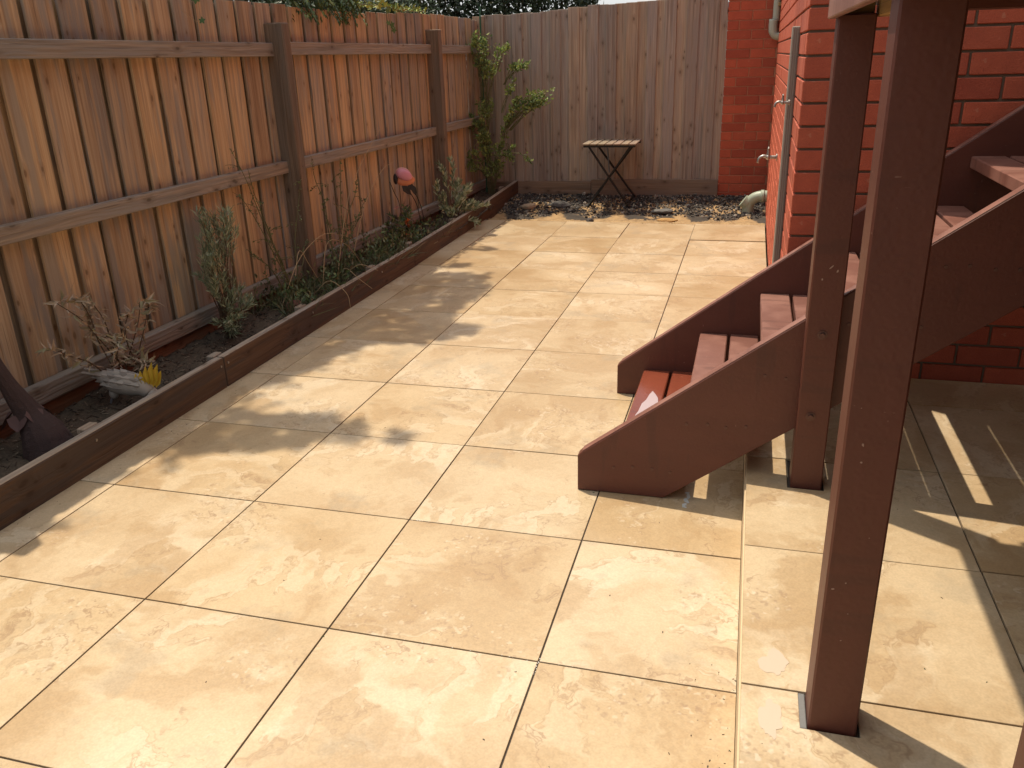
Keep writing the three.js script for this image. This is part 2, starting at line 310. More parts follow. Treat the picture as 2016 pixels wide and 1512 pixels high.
// ---------------------------------------------------------------- brick house
const house = thing('brick_house', 'red painted brick house with raked joints behind the stairs', 'house');
{
  const mk = (w, h, d, n = 4) => Array.from({ length: n }, () => boxUV(cham(w, h, d, 0.0028), 1, rnd(), rnd(), 2.2, 2.2));
  const cache = {};
  const brickGeo = (w, h, d) => { const k = [w, h, d].map((q) => q.toFixed(3)).join(); cache[k] = cache[k] || mk(w, h, d); return cache[k][Math.floor(rnd() * 4)]; };
  const bm = () => mBrick[Math.floor(rnd() * 5)];
  // cores carry the mortar; bricks stand 6 mm proud of it
  const wallA = part('wall', boxUV(new THREE.BoxGeometry(4.4, 5.6, 0.25).translate(1.831 + 2.2, 2.7, -1.997 - 0.125)), mMortar, house);
  const wallB = part('wall', boxUV(new THREE.BoxGeometry(0.25, 5.6, 5.15).translate(1.829 + 0.125, 2.7, -1.995 - 0.25 - 2.575)), mMortar, house);
  const wallC = part('wall', boxUV(new THREE.BoxGeometry(0.70, 5.6, 0.25).translate(1.352 + 0.35, 2.7, -7.206 - 0.125)), mMortarRed, house);
  // front wall, faces the camera
  const pA = 0.0884, yA = 1.6137, far = [], L = 0.230;
  for (let r = -18; r < 40; r++) {
    const y0 = yA + (r - 1) * pA + 0.005, h = pA - 0.010; if (y0 < 0.06) continue;
    const ph = ((r % 2) + 2) % 2 ? 0.42 : 0.535;   // phase of the perpends
    const row = [];
    for (let x = 1.82 - 0.24 * 2 + ((ph - 0.42) ? 0.115 : 0.0); x < 4.9; x += 0.24) { const a = Math.max(x, 1.82), b = x + L; if (b - a > 0.03) row.push([a, b]); }
    for (const [a, b] of row) {
      const w = b - a, c = [(a + b) / 2, y0 + h / 2, -1.985 - 0.055];
      if (a < 2.85 && y0 < 1.75) part('brick', brickGeo(w, h, 0.11), bm(), wallA, [c[0] + rr(-1, 1) * 0.001, c[1], c[2] + rr(-1, 1) * 0.0014], [0, 0, rr(-1, 1) * 0.002]);
      else far.push(brickGeo(w, h, 0.11).clone().translate(...c));
    }
  }
  const sA = part('brickwork', merge(far), mBrick[0], wallA); sA.userData.kind = 'stuff';
  // side wall, faces the yard
  const farB = []; let nB = 0;
  for (let r = -18; r < 40; r++) {
    const y0 = yA + (r - 1) * pA + 0.005, h = pA - 0.010; if (y0 < -0.03) continue;
    const o = ((r % 2) + 2) % 2 ? 0.0 : 0.115;
    for (let z = -2.10 - (o ? 0 : 0.12); z > -7.2; z -= 0.24) {
      const z1 = z - L, zz = Math.max(z1, -7.199), w = z - zz; if (w < 0.03) continue;
      const c = [1.82 + 0.055, y0 + h / 2, (z + zz) / 2];
      if (z > -3.4 && y0 < 1.75 && nB < 110) { nB++; part('brick', brickGeo(0.11, h, w), bm(), wallB, [c[0] + rr(-1, 1) * 0.0014, c[1], c[2]]); }
      else farB.push(brickGeo(0.11, h, w).clone().translate(c[0] + rr(-1, 1) * 0.0012, c[1], c[2]));
    }
    if (!o && y0 < 1.75) part('brick', brickGeo(0.11, h, 0.11), bm(), wallB, [1.82 + 0.055 + rr(-1, 1) * 0.0012, y0 + h / 2, -2.16]); // half brick that starts the course
    else if (!o) farB.push(brickGeo(0.11, h, 0.11).clone().translate(1.875, y0 + h / 2, -2.16));
  }
  const sB = part('brickwork', merge(farB), mBrick[2], wallB); sB.userData.kind = 'stuff';
  // far wall beside the end fence
  const pC = 0.0847, farC = [];
  for (let r = -21; r < 30; r++) {
    const y0 = 1.822 + (r - 1) * pC + 0.004, h = pC - 0.008; if (y0 < -0.02) continue;
    const o = ((r % 2) + 2) % 2 ? 0.0 : 0.118;
    for (let x = 1.455 - 0.236 * 2 + o; x < 1.82; x += 0.236) {
      const a = Math.max(x + 0.004, 1.346), b = Math.min(x + 0.232, 1.819), w = b - a; if (w < 0.02) continue;
      const c = [(a + b) / 2, y0 + h / 2, -7.2 - 0.055];
      if (y0 < 1.95) part('brick', brickGeo(w, h, 0.11), bm(), wallC, [c[0], c[1], c[2] + rr(-1, 1) * 0.0014]); else farC.push(brickGeo(w, h, 0.11).clone().translate(...c));
    }
  }
  part('brickwork', merge(farC), mBrick[1], wallC).userData.kind = 'stuff';
  part('wall', boxUV(new THREE.BoxGeometry(0.25, 5.6, 8.4).translate(4.03, 2.7, 2.21)), mMortar, house);  // unseen wall added right of the deck to cut the light beneath it
  part('parapet', boxUV(cham(4.6, 0.12, 0.34, 0.01).translate(1.80 + 2.3, 5.56, -2.10)), mMortar, house);
  part('parapet', boxUV(cham(0.34, 0.12, 4.95, 0.01).translate(1.80 + 0.17, 5.56, -2.275 - 2.475)), mMortar, house);
}
{ // grey cable trunking on the side wall
  const t = thing('cable_trunking', 'grey ribbed vertical trunking on the sunlit brick side wall', 'trunking');
  const gs = [cham(0.034, 1.56, 0.10, 0.003).translate(1.803, 0.78, -2.65)];
  part('channel', merge(gs), mTrunking, t);
  for (const x of [1.7925, 1.802, 1.8115]) part('rib', boxUV(cham(0.003, 1.55, 0.005, 0.0008).translate(x, 0.78, -2.5985)), mTrunking, t);
}
function tap(name, label, at, s) { // garden tap: spindle, handle, body, spout; points to -x
  const t = thing(name, label, 'tap', at, 'garden taps on the brick side wall');
  part('flange', new THREE.CylinderGeometry(0.022 * s, 0.022 * s, 0.008, 14).rotateZ(Math.PI / 2).translate(-0.004, 0, 0), mSteel, t);
  part('body', merge([tube([[0, 0, 0], [-0.055 * s, 0, 0]], 0.011 * s, 0.012 * s, 10), new THREE.SphereGeometry(0.017 * s, 12, 8).translate(-0.055 * s, 0, 0), new THREE.CylinderGeometry(0.009 * s, 0.013 * s, 0.05 * s, 10).translate(-0.055 * s, 0.026 * s, 0)]), mSteel, t);
  part('spout', tube([[-0.055 * s, 0, 0], [-0.085 * s, 0.006 * s, 0], [-0.108 * s, -0.008 * s, 0], [-0.115 * s, -0.036 * s, 0]], 0.011 * s, 0.0095 * s, 10), mSteel, t);
  part('handle', merge([tube([[-0.055 * s, 0.052 * s, -0.026 * s], [-0.055 * s, 0.06 * s, 0], [-0.055 * s, 0.052 * s, 0.026 * s]], 0.006 * s, 0.006 * s, 7), new THREE.CylinderGeometry(0.006 * s, 0.006 * s, 0.02 * s, 8).translate(-0.055 * s, 0.054 * s, 0)]), mSteel, t);
  return t;
}
tap('garden_tap', 'lower chrome tap with curved spout sticking out of the sunlit wall', [1.82, 0.78, -4.45], 1.08);
tap('garden_tap', 'upper small chrome tap fixed beside the grey trunking', [1.80, 1.235, -2.56], 0.58);
{ // green grey drain elbow at the foot of the side wall
  const t = thing('drain_pipe', 'thick green grey plastic drain elbow with screw cap above the gravel', 'pipe');
  part('pipe', tube([[1.83, 0.185, -6.6], [1.78, 0.185, -6.6], [1.71, 0.165, -6.61], [1.665, 0.11, -6.62], [1.655, 0.02, -6.62], [1.655, -0.05, -6.62]], 0.052, 0.052, 18, 20), mPVC, t);
  part('collar', tube([[1.80, 0.185, -6.6], [1.765, 0.184, -6.6]], 0.059, 0.059, 18), mPVC, t);
  part('collar', tube([[1.655, 0.03, -6.62], [1.655, -0.03, -6.62]], 0.060, 0.060, 18), mPVC, t);
  part('screw_cap', merge([new THREE.CylinderGeometry(0.062, 0.062, 0.05, 8).rotateZ(0.95).translate(1.628, 0.125, -6.62), new THREE.CylinderGeometry(0.048, 0.052, 0.07, 14).rotateZ(0.95).translate(1.645, 0.112, -6.62)]), mPVC, t);
}
{
  const t = thing('downpipe', 'pale green downpipe elbow high in the corner of the brick walls', 'pipe');
  part('pipe', tube([[1.785, 5.2, -7.13], [1.785, 1.72, -7.13]], 0.031, 0.031, 14), mPVC2, t);
  part('elbow', tube([[1.765, 1.735, -7.12], [1.765, 1.66, -7.12], [1.772, 1.615, -7.12], [1.80, 1.592, -7.12], [1.826, 1.588, -7.12]], 0.04, 0.04, 16, 16), mPVC2, t);
  part('bracket', boxUV(cham(0.03, 0.035, 0.03).translate(1.812, 1.86, -7.11)), mRaw, t);
}

// ---------------------------------------------------------------- staircase
{
  const t = thing('staircase', 'dark red brown painted timber stairs with open risers against the brick house', 'stairs');
  const K = 0.748, top = (x) => 0.153 + K * (x - 1.136), bot = (x) => K * (x - 1.427);
  const X1 = 3.25;
  const prof = [[1.121, 0.002], [1.427, 0.002], [1.60, bot(1.60)], [X1, bot(X1)], [X1, top(X1)], [1.136, 0.153], [1.121, 0.137]];
  const mStr = tint(mPaint, 1);
  for (const z of [-0.975, -1.921]) part('stringer', boxUV(prism(prof, 0.045, 0.003).translate(0, 0, z), 0, rnd(), rnd(), 0.8, 0.8), mStr, t);
  for (const z of [-0.975, -1.921]) { // tops in paler dusty paint, their sunlight mostly put into the colour
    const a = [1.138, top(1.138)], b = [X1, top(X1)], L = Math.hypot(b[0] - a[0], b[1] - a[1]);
    part('painted_sunlit_top', boxUV(cham(L, 0.003, 0.040, 0.001), 0, rnd(), rnd(), 1, 1), mPaintDusty, t, [(a[0] + b[0]) / 2 - 0.0009, (a[1] + b[1]) / 2 + 0.0012, z + 0.0225], [0, 0, Math.atan2(b[1] - a[1], b[0] - a[0])]).userData.label = 'top edge in paler dusty paint standing in for sunlight';
  }
  const wet = tint(mPaint, [1.9, 1.75, 1.6], { roughness: 0.25 });
  for (let n = 0; n < 9; n++) {
    const y = 0.13 + 0.188 * n, x = 1.243 + 0.240 * n;
    for (const [a, w] of [[0, 0.116], [0.129, 0.116]]) {
      const g = boxUV(cham(w, 0.044, 0.898, 0.004), 2, rnd(), rnd(), 1, 1);
      const b = part('tread_board', g, n === 0 ? wet : tint(mPaintDusty, rr(0.92, 1.06)), t, [x + a + w / 2, y - 0.022 + rr(-1, 1) * 0.0012, -1.4255], [0, 0, rr(-1, 1) * 0.006]);
      if (n === 0) b.userData.label = 'glossy red brown bottom tread board';
    }
  }
  // smooth pale lilac patch on the lowest tread
  const sh = new THREE.Shape(); [[-0.050, -0.42], [0.045, -0.42], [0.050, -0.30], [0.044, -0.15], [0.052, -0.03], [0.047, 0.05], [0.040, 0.11], [0.026, 0.15], [0.010, 0.185], [0.002, 0.15], [-0.006, 0.08], [-0.018, 0.04], [-0.022, -0.04], [-0.034, -0.12], [-0.040, -0.25]].forEach(([x, z], i) => i ? sh.lineTo(x, z) : sh.moveTo(x, z));
  part('pale_patch', boxUV(new THREE.ExtrudeGeometry(sh, { depth: 0.0008, bevelEnabled: false }).rotateX(-Math.PI / 2).translate(1.243 + 0.058, 0.1315, -1.4255)), std({ color: new THREE.Color(0.44, 0.34, 0.35), roughness: 0.35 }), t);
  const screw = new THREE.CylinderGeometry(0.0055, 0.0055, 0.004, 8).rotateX(Math.PI / 2);
  for (let n = 0; n < 5; n++) for (const dx of [0.01, 0.075, 0.14, 0.205]) part('screw', screw, mBolt, t, [1.243 + 0.240 * n + dx + rr(-1, 1) * 0.006, 0.108 + 0.188 * n + rr(-1, 1) * 0.006, -0.9295]);
  for (const n of [3, 4]) part('bolt', new THREE.CylinderGeometry(0.012, 0.012, 0.012, 6).rotateX(Math.PI / 2), mSteel, t, [1.36 + 0.24 * n, 0.06 + 0.188 * n, -1.872]);
}
// ---------------------------------------------------------------- deck on posts
{
  const t = thing('timber_deck', 'raised red brown timber deck standing on square posts at the right', 'deck');
  const P = (x, z, y0, y1, tilt = 0) => part('post', boxUV(cham(0.096, y1 - y0, 0.095, 0.004), 1, rnd(), rnd(), 0.8, 0.8), mPaint, t, [x, (y0 + y1) / 2, z], [0, 0, tilt]);
  const far = P(1.889, -0.9145, 0.085, 1.545); const near = P(1.887, 0.1725, 0.085, 2.75);
  const right = P(2.262, 0.30, 0.085, 1.545);
  for (const [x, y] of [[1.888, 0.652], [1.880, 0.382]]) { part('bolt', merge([new THREE.CylinderGeometry(0.015, 0.015, 0.003, 14).rotateX(Math.PI / 2).translate(0, 0, 0), new THREE.CylinderGeometry(0.009, 0.009, 0.012, 6).rotateX(Math.PI / 2).translate(0, 0, 0.005)]), mBolt, far, [x - 1.889, y - 0.815, 0.0485]); }
  const mChip = std({ color: new THREE.Color(0.34, 0.22, 0.17), roughness: 0.7 });
  const chipG = (w, h, k) => { const sh = new THREE.Shape(), n = 12; for (let i = 0; i < n; i++) { const a = i / n * 6.2832, r = 0.55 + 0.8 * noise(Math.cos(a) * 1.3 + 5, Math.sin(a) * 1.3 + 5, 64, 64, 3000 + k); i ? sh.lineTo(Math.cos(a) * w * r, Math.sin(a) * h * r) : sh.moveTo(Math.cos(a) * w * r, Math.sin(a) * h * r); } return boxUV(new THREE.ExtrudeGeometry(sh, { depth: 0.0006, bevelEnabled: false })); };
  [[1.893, 0.862, 0.007, 0.0022, 0.9], [1.911, 0.850, 0.003, 0.005, -0.4], [1.871, 0.825, 0.002, 0.004, 0]].forEach(([x, y, w, h, a], i) => part('paint_chip', chipG(w, h, i), mChip, far, [x - 1.889, y - 0.815, 0.0474], [0, 0, a]));
  [[1.853, 0.478, 0.003, 0.0018, 0.5], [1.875, 0.495, 0.0015, 0.0015, 0], [1.886, 0.425, 0.0015, 0.001, 0], [1.873, 0.755, 0.002, 0.0015, 0.3], [1.872, 0.79, 0.0015, 0.0035, 0.2], [1.861, 0.862, 0.001, 0.001, 0], [1.905, 0.60, 0.0015, 0.001, 0], [1.88, 0.36, 0.0018, 0.001, 0.4]].forEach(([x, y, w, h, a], i) => part('paint_chip', chipG(w, h, 20 + i), mChip, near, [x - 1.887, y - 1.4175, 0.0474], [0, 0, a]));
  part('mortar_bed', boxUV(cham(0.014, 0.012, 0.108, 0.002).translate(1.831, 0.124, 0.172)), mConcrete, t);
  part('mortar_bed', boxUV(cham(0.10, 0.02, 0.16, 0.002).translate(1.888, 0.098, -0.955)), mConcrete, t);
  part('fascia', boxUV(cham(0.021, 0.20, 4.9, 0.003).translate(1.8295, 1.637, -0.958 + 2.45), 2, 0.3, 0.2, 0.8, 0.8), mPaintDusty, t);
  part('joist', boxUV(cham(0.045, 0.19, 2.6, 0.003).translate(1.963, 1.632, 0.36), 2, 0.2, 0.1, 1 / 0.5, 0.5), mRaw, t).userData.label = 'unpainted inner bearer beside the posts';
  for (let z = -0.938; z < 3.9; z += 0.45) part('joist', boxUV(cham(1.72, 0.14, 0.045, 0.003).translate(1.99 + 0.86, z < -0.8 ? 1.614 : 1.642, z), 0, rnd(), rnd(), 2, 0.5), z < -0.8 ? mPaint : mRaw, t);
  part('post_block', boxUV(cham(0.09, 0.06, 0.05, 0.003).translate(1.888, 1.574, -0.925), 0, 0.1, 0.4, 2, 0.5), mRaw, t);
  for (let x = 1.82; x < 3.7; x += 0.093) part('decking_board', boxUV(cham(0.09, 0.022, 4.9, 0.003).translate(x + 0.045, 1.751, 1.49), 2, rnd(), rnd(), 0.8, 0.8), mPaintDusty, t);
}

// ---------------------------------------------------------------- paling fence along the left
const fenceX = (z) => -1.21 + 0.0095 * (-1 - z);          // face of the palings
{
  const t = thing('paling_fence', 'tall warm brown paling fence with posts and three rails beside the garden bed', 'fence');
  const yaw = -0.0095; // rotate about y so that +x face follows the fence line
  const topY = (z) => 1.795 + 0.012 * (-2.3 - z) + 0.012 * Math.sin(z * 1.9);
  const add = (n, w, h, d, x, y, z, m, rx = 0, long = 1, c = 0.002) => part(n, boxUV(cham(d, h, w, c), long, rnd(), rnd(), 2, 0.5), m, t, [x, y, z], [rx, yaw, 0]);
  for (let z = 2.3; z > -7.12; z -= 0.19) {
    const x = fenceX(z), y1 = topY(z) + rr(-1, 1) * 0.006, y0 = 0.12, w = rr(0.150, 0.163);
    add('paling', w, y1 - y0, 0.015, x - 0.0075 + rr(-1, 1) * 0.002, (y0 + y1) / 2, z - 0.0835, mPaling[Math.floor(rnd() * 6)], rr(-1, 1) * 0.004);
    const y2 = y1 + rr(-0.02, 0.005);
    add('paling', rr(0.122, 0.132), y2 - y0, 0.014, x - 0.038, (y0 + y2) / 2, z - 0.183 + rr(-1, 1) * 0.006, mPaling[Math.floor(rnd() * 6)], rr(-1, 1) * 0.004);
  }
  const posts = [2.14, -0.48, -3.10, -5.72];
  posts.forEach((z, i) => { const x = fenceX(z), h = 1.70 + (i - 2) * 0.018; part('post', boxUV(cham(0.125, h + 0.3, 0.082, 0.006), 1, rnd(), rnd(), 2, 0.5), mPost, t, [x + 0.0605 - 0.002, (h - 0.3) / 2, z - 0.041], [0.012, yaw, rr(-1, 1) * 0.004]); });
  const ends = [2.14, -0.48, -3.10, -5.72, -7.19];
  for (let k = 0; k + 1 < ends.length; k++) {
    const a = ends[k] - 0.085, b = ends[k + 1] + 0.0, zc = (a + b) / 2, w = a - b, x = fenceX(zc);
    for (const [y, h, d] of [[1.548 + k * 0.004, 0.075, 0.045], [0.872, 0.072, 0.045], [0.205, 0.08, 0.055]])
      add('rail', w - 0.004, h, d, x + d / 2 + 0.0012, y + rr(-1, 1) * 0.004, zc, mRail, (rr(-1, 1) * 0.001), 2, 0.003);
    add('plinth', w - 0.01, 0.20, 0.022, x + 0.018, 0.06, zc, tint(mPaling[2], [0.50, 0.34, 0.30]), 0, 2, 0.003);
  }
}
// ---------------------------------------------------------------- end fence
{
  const t = thing('end_fence', 'grey brown weathered board on board fence at the end of the yard', 'fence');
  const topY = (x) => x < -0.9 ? 1.88 : x < 0.2 ? 1.875 + 0.055 * sst(-0.9, 0.2, x) : 1.93 + 0.03 * (x - 0.2);
  const edges = [-1.20, -1.09, -0.99, -0.885, -0.78, -0.685, -0.585, -0.485, -0.388, -0.293, -0.197, -0.097, 0.003, 0.096, 0.187, 0.282, 0.383, 0.492, 0.592, 0.677, 0.765, 0.862, 0.968, 1.073, 1.17, 1.262, 1.345];
  for (let i = 0; i + 1 < edges.length; i++) {
    const a = edges[i], b = edges[i + 1], proud = i % 2 === 0, w = b - a + (proud ? 0.012 : 0.03), xc = (a + b) / 2, y1 = topY(xc) + rr(-1, 1) * 0.007, y0 = 0.10;
    part('paling', boxUV(cham(i === 25 ? b - a - 0.002 : w, y1 - y0, 0.014, 0.002), 1, rnd(), rnd(), 2, 0.5), mBack[Math.floor(rnd() * 5)], t, [xc, (y0 + y1) / 2, proud ? -7.197 + rr(-1, 1) * 0.003 : -7.2125], [0, 0, rr(-1, 1) * 0.004]);
  }
  for (const y of [0.45, 1.1, 1.65]) part('rail', boxUV(cham(2.5, 0.075, 0.045, 0.003), 0, rnd(), rnd(), 2, 0.5), mRail, t, [0.08, y, -7.247]);
  part('plinth', boxUV(cham(1.30, 0.20, 0.022, 0.003), 0, 0.2, 0.6, 2, 0.5), tint(mBackBase, [0.62, 0.56, 0.5]), t, [0.695, 0.155, -7.1745], [0, 0, 0.006]);
  part('plinth', boxUV(cham(1.19, 0.16, 0.022, 0.003), 0, 0.5, 0.1, 2, 0.5), tint(mBackBase, [0.66, 0.58, 0.5]), t, [-0.555, 0.148, -7.1755], [0, 0, 0.01]);
}
// ---------------------------------------------------------------- sleeper edging of the bed
{
  const t = thing('garden_edging', 'long dark brown sleeper edging along the patio with pale weathered top', 'edging');
  const seg = [[-0.755, 2.6, -0.755, -1.598, 0.150, 0.150], [-0.755, -1.602, -0.772, -4.15, 0.150, 0.150], [-0.772, -4.155, -0.815, -6.02, 0.150, 0.155], [-0.815, -6.025, -0.752, -7.18, 0.150, 0.232]];
  for (const [xa, za, xb, zb, ya, yb] of seg) {
    const L = Math.hypot(xb - xa, zb - za, yb - ya), h = 0.19, d = 0.045;
    const b = part('sleeper', boxUV(cham(d - 0.002, h, L, 0.004), 2, rnd(), rnd(), 2, 0.5), mSleeper, t, [(xa + xb) / 2 - d / 2, (ya + yb) / 2 - h / 2, (za + zb) / 2]);
    b.lookAt(V(xb - d / 2, yb - h / 2, zb)); 
    const cap = part('weathered_top', boxUV(cham(d - 0.008, 0.003, L - 0.008, 0.001), 2, rnd(), rnd(), 2, 0.5), mSleeperTop, b, [0, h / 2 + 0.0012, 0]); cap.userData.label = 'bleached grey top edge';
  }
  for (const [z, h] of [[-0.76, 0.148], [-1.63, 0.148], [-2.5, 0.148], [-3.5, 0.148], [-4.28, 0.15], [-5.3, 0.15], [-6.9, 0.20]]) { const x = z > -4.15 ? -0.80 - 0.006 * (-1.6 - z) : -0.84; part('stake', boxUV(cham(0.042, 0.35, 0.075, 0.004), 1, rnd(), rnd(), 2, 0.5), tint(mRail, [1.15, 1.08, 1.0]), t, [x - 0.025, h - 0.175 + 0.006, z], [0, 0, 0.02]); }
  const nail = new THREE.CylinderGeometry(0.006, 0.006, 0.004, 8).rotateZ(Math.PI / 2);
  for (const z of [-0.72, -1.57, -1.63, -2.5, -3.5]) part('screw', nail, mSteel, t, [-0.7545, 0.115, z]);
}
// ---------------------------------------------------------------- soil and gravel
function groundSheet(x0, x1, z0, z1, nx, nz, fy) {
  const pos = [], uv = [], idx = [];
  for (let j = 0; j <= nz; j++) for (let i = 0; i <= nx; i++) { const x = lerp(x0, x1, i / nx), z = lerp(z0, z1, j / nz); pos.push(x, fy(x, z), z); uv.push(x / 0.6, z / 0.6); if (i < nx && j < nz) { const q = j * (nx + 1) + i; idx.push(q, q + nx + 1, q + 1, q + 1, q + nx + 1, q + nx + 2); } }
  const g = new THREE.BufferGeometry(); g.setAttribute('position', new THREE.Float32BufferAttribute(pos, 3)); g.setAttribute('uv', new THREE.Float32BufferAttribute(uv, 2)); g.setIndex(idx); g.computeVertexNormals(); return g;
}
const bedY = (x, z) => 0.075 + 0.05 * (fbm(x * 4 + 40, z * 4 + 40, 999, 999, 4, 1500) - 0.5) + 0.03 * (noise(x * 26 + 90, z * 26 + 90, 999, 999, 1510) - 0.5) + 0.02 * sst(-0.85, -1.2, x) + (z < -5.8 ? 0.06 * sst(-5.8, -7.1, z) : 0);
const gravY = (x, z) => -0.022 + 0.115 * sst(-6.15, -7.15, z) + 0.02 * (fbm(x * 5 + 40, z * 5 + 40, 999, 999, 4, 1600) - 0.5) + 0.012 * (noise(x * 30 + 90, z * 30 + 90, 999, 999, 1610) - 0.5);
{
  const bed = struct('garden_soil', 'dark crumbly soil of the garden bed between fence and sleeper edging', new THREE.Mesh(groundSheet(-1.24, -0.79, 2.5, -7.22, 22, 460, bedY), mSoil)); bed.receiveShadow = true;
  const gt = tex(512, 512, (u, v) => { const n = fbm(u * 9, v * 9, 9, 9, 5, 1700), c = sst(0.46, 0.62, fbm(u * 4, v * 4, 4, 4, 4, 1710)); return mulc(mixc([0.055, 0.045, 0.036], [0.36, 0.235, 0.115], c), 0.7 + 0.6 * n); });
  const gr = struct('gravel_bed', 'bare clay and dark soil strip under the gravel at the end of the yard', new THREE.Mesh(groundSheet(-0.86, 1.84, -6.11, -7.24, 130, 56, gravY), std({ map: gt, roughness: 1 }))); gr.receiveShadow = true;
  const ct = tex(512, 512, (u, v) => { const n = fbm(u * 9, v * 9, 9, 9, 5, 1750), k = noise(u * 140, v * 140, 140, 140, 1760); return mulc(mixc([0.20, 0.125, 0.06], [0.44, 0.30, 0.155], n), 0.75 + 0.5 * k); });
  const clay = struct('clay_strip', 'bare tan clay strip between the far patio edge and the gravel', new THREE.Mesh(groundSheet(-0.86, 1.815, -6.116, -6.62, 220, 50, (x, z) => gravY(x, z) + 0.012 + 0.012 * (noise(x * 60 + 90, z * 60 + 90, 999, 999, 1770) - 0.5) - 0.05 * sst(-6.20, -6.46, z + 0.22 * (fbm(x * 3 + 50, z * 3 + 50, 999, 999, 4, 1780) - 0.5))), std({ map: ct, roughness: 1 }))); clay.receiveShadow = true;
  const dummy = new THREE.Object3D();
  const inst = (name, label, geo, mat, n, place, cols) => {
    const m = new THREE.InstancedMesh(geo, mat, n); m.name = name; m.castShadow = m.receiveShadow = true; m.userData = { label, kind: 'stuff' };
    for (let i = 0; i < n; i++) { place(dummy, i); dummy.updateMatrix(); m.setMatrixAt(i, dummy.matrix); m.setColorAt(i, new THREE.Color(...cols[Math.floor(rnd() * cols.length)]).multiplyScalar(rr(0.7, 1.3))); }
    scene.add(m); return m;
  };
  const pebbleG = new THREE.IcosahedronGeometry(1, 1); { const p = pebbleG.attributes.position; for (let i = 0; i < p.count; i++) { const k = 1 + 0.28 * (hsh(Math.round(p.getX(i) * 50), Math.round(p.getY(i) * 50) + Math.round(p.getZ(i) * 50) * 7, 5) - 0.5); p.setXYZ(i, p.getX(i) * k, p.getY(i) * k * 0.7, p.getZ(i) * k); } pebbleG.computeVertexNormals(); }
  inst('pebbles', 'loose dark grey and pale pebbles strewn along the foot of the end fence', pebbleG, std({ roughness: 0.8 }), 6000, (d) => {
    let x, z; do { x = rr(-0.82, 1.80); z = -6.16 - Math.pow(rnd(), 0.8) * 1.02; } while (noise(x * 5 + 7, z * 5 + 70, 999, 999, 1800) + 0.85 * sst(-6.28, -6.6, z) < 0.72 + 0.25 * rnd());
    const s = rr(0.0035, 0.0105) * (rnd() < 0.08 ? 1.9 : 1); d.position.set(x, gravY(x, z) + s * 0.35, z); d.rotation.set(rr(0, 6), rr(0, 6), rr(0, 6)); d.scale.set(s * rr(0.8, 1.4), s * rr(0.5, 0.9), s * rr(0.8, 1.3));
  }, [[0.032, 0.030, 0.029], [0.045, 0.043, 0.042], [0.075, 0.07, 0.066], [0.16, 0.14, 0.115], [0.024, 0.022, 0.021], [0.045, 0.038, 0.032], [0.06, 0.045, 0.034], [0.28, 0.245, 0.20]]);
  const chip = cham(1, 0.25, 0.35, 0.05);
  inst('mulch', 'fine bark and twig litter scattered over the bed soil', chip, std({ roughness: 0.95 }), 5200, (d) => {
    const x = rr(-1.19, -0.81), z = rr(1.0, -7.1), s = rr(0.008, 0.032); d.position.set(x, bedY(x, z) + 0.004, z); d.rotation.set(rr(-0.5, 0.5), rr(0, 6), rr(-0.5, 0.5)); d.scale.set(s, s * 0.45, s * 0.5);
  }, [[0.05, 0.035, 0.025], [0.09, 0.06, 0.04], [0.03, 0.022, 0.017], [0.14, 0.10, 0.07], [0.20, 0.155, 0.11]]);
  // clods and stones one can point to
  const rock = (name, label, cat, at, s, col, seedk, grp) => { const g = new THREE.IcosahedronGeometry(1, 2), p = g.attributes.position; for (let i = 0; i < p.count; i++) { const v = V(p.getX(i), p.getY(i), p.getZ(i)); const k = 0.75 + 0.5 * fbm(v.x * 1.6 + 20 + v.z, v.y * 1.6 + 20 + v.z * 0.7, 999, 999, 3, seedk); v.multiplyScalar(k); p.setXYZ(i, v.x * s[0], v.y * s[1], v.z * s[2]); } g.computeVertexNormals(); const m = solo(name, label, cat, g, std({ color: new THREE.Color(...col), roughness: 0.9, bumpMap: grain, bumpScale: 0.004 }), grp); m.position.set(...at); return m; };
  rock('stone', 'pale buff stone lying in the gravel near the end of the sleeper', 'stone', [-0.50, 0.05, -6.62], [0.075, 0.035, 0.05], [0.42, 0.32, 0.22], 31);
  rock('clod', 'lumpy dark grey clod in the gravel left of the folding table', 'clod', [-0.20, 0.055, -6.72], [0.11, 0.04, 0.07], [0.10, 0.095, 0.09], 32);
  rock('stone', 'small dark stone on the clay strip at the patio edge', 'stone', [0.215, -0.0, -6.17], [0.035, 0.03, 0.03], [0.10, 0.09, 0.085], 33);
  rock('clod', 'orange ochre clay clod at the patio edge right of the table', 'clod', [0.93, 0.0, -6.27], [0.10, 0.022, 0.045], [0.46, 0.27, 0.10], 34);
  rock('clod', 'flat ash grey clod in the gravel right of the table', 'clod', [0.86, 0.035, -6.55], [0.11, 0.028, 0.06], [0.15, 0.145, 0.135], 35);
  for (const [x, z, s, l] of [[-0.90, -0.93, 0.012, 'whitish pebble on the soil before the cockatoo ornament'], [-0.80, -1.44, 0.016, 'larger white stone on the soil behind the sleeper joint'], [-0.84, -1.50, 0.012, 'small white stone beside the larger stone near the sleeper joint'], [-0.86, -1.40, 0.009, 'tiny pale stone on the soil just past the yellow crest']]) rock('white_stone', l, 'stone', [x, bedY(x, z) + s * 0.4, z], [s, s * 0.7, s * 1.2], [0.62, 0.56, 0.46], Math.round(s * 5000));
}

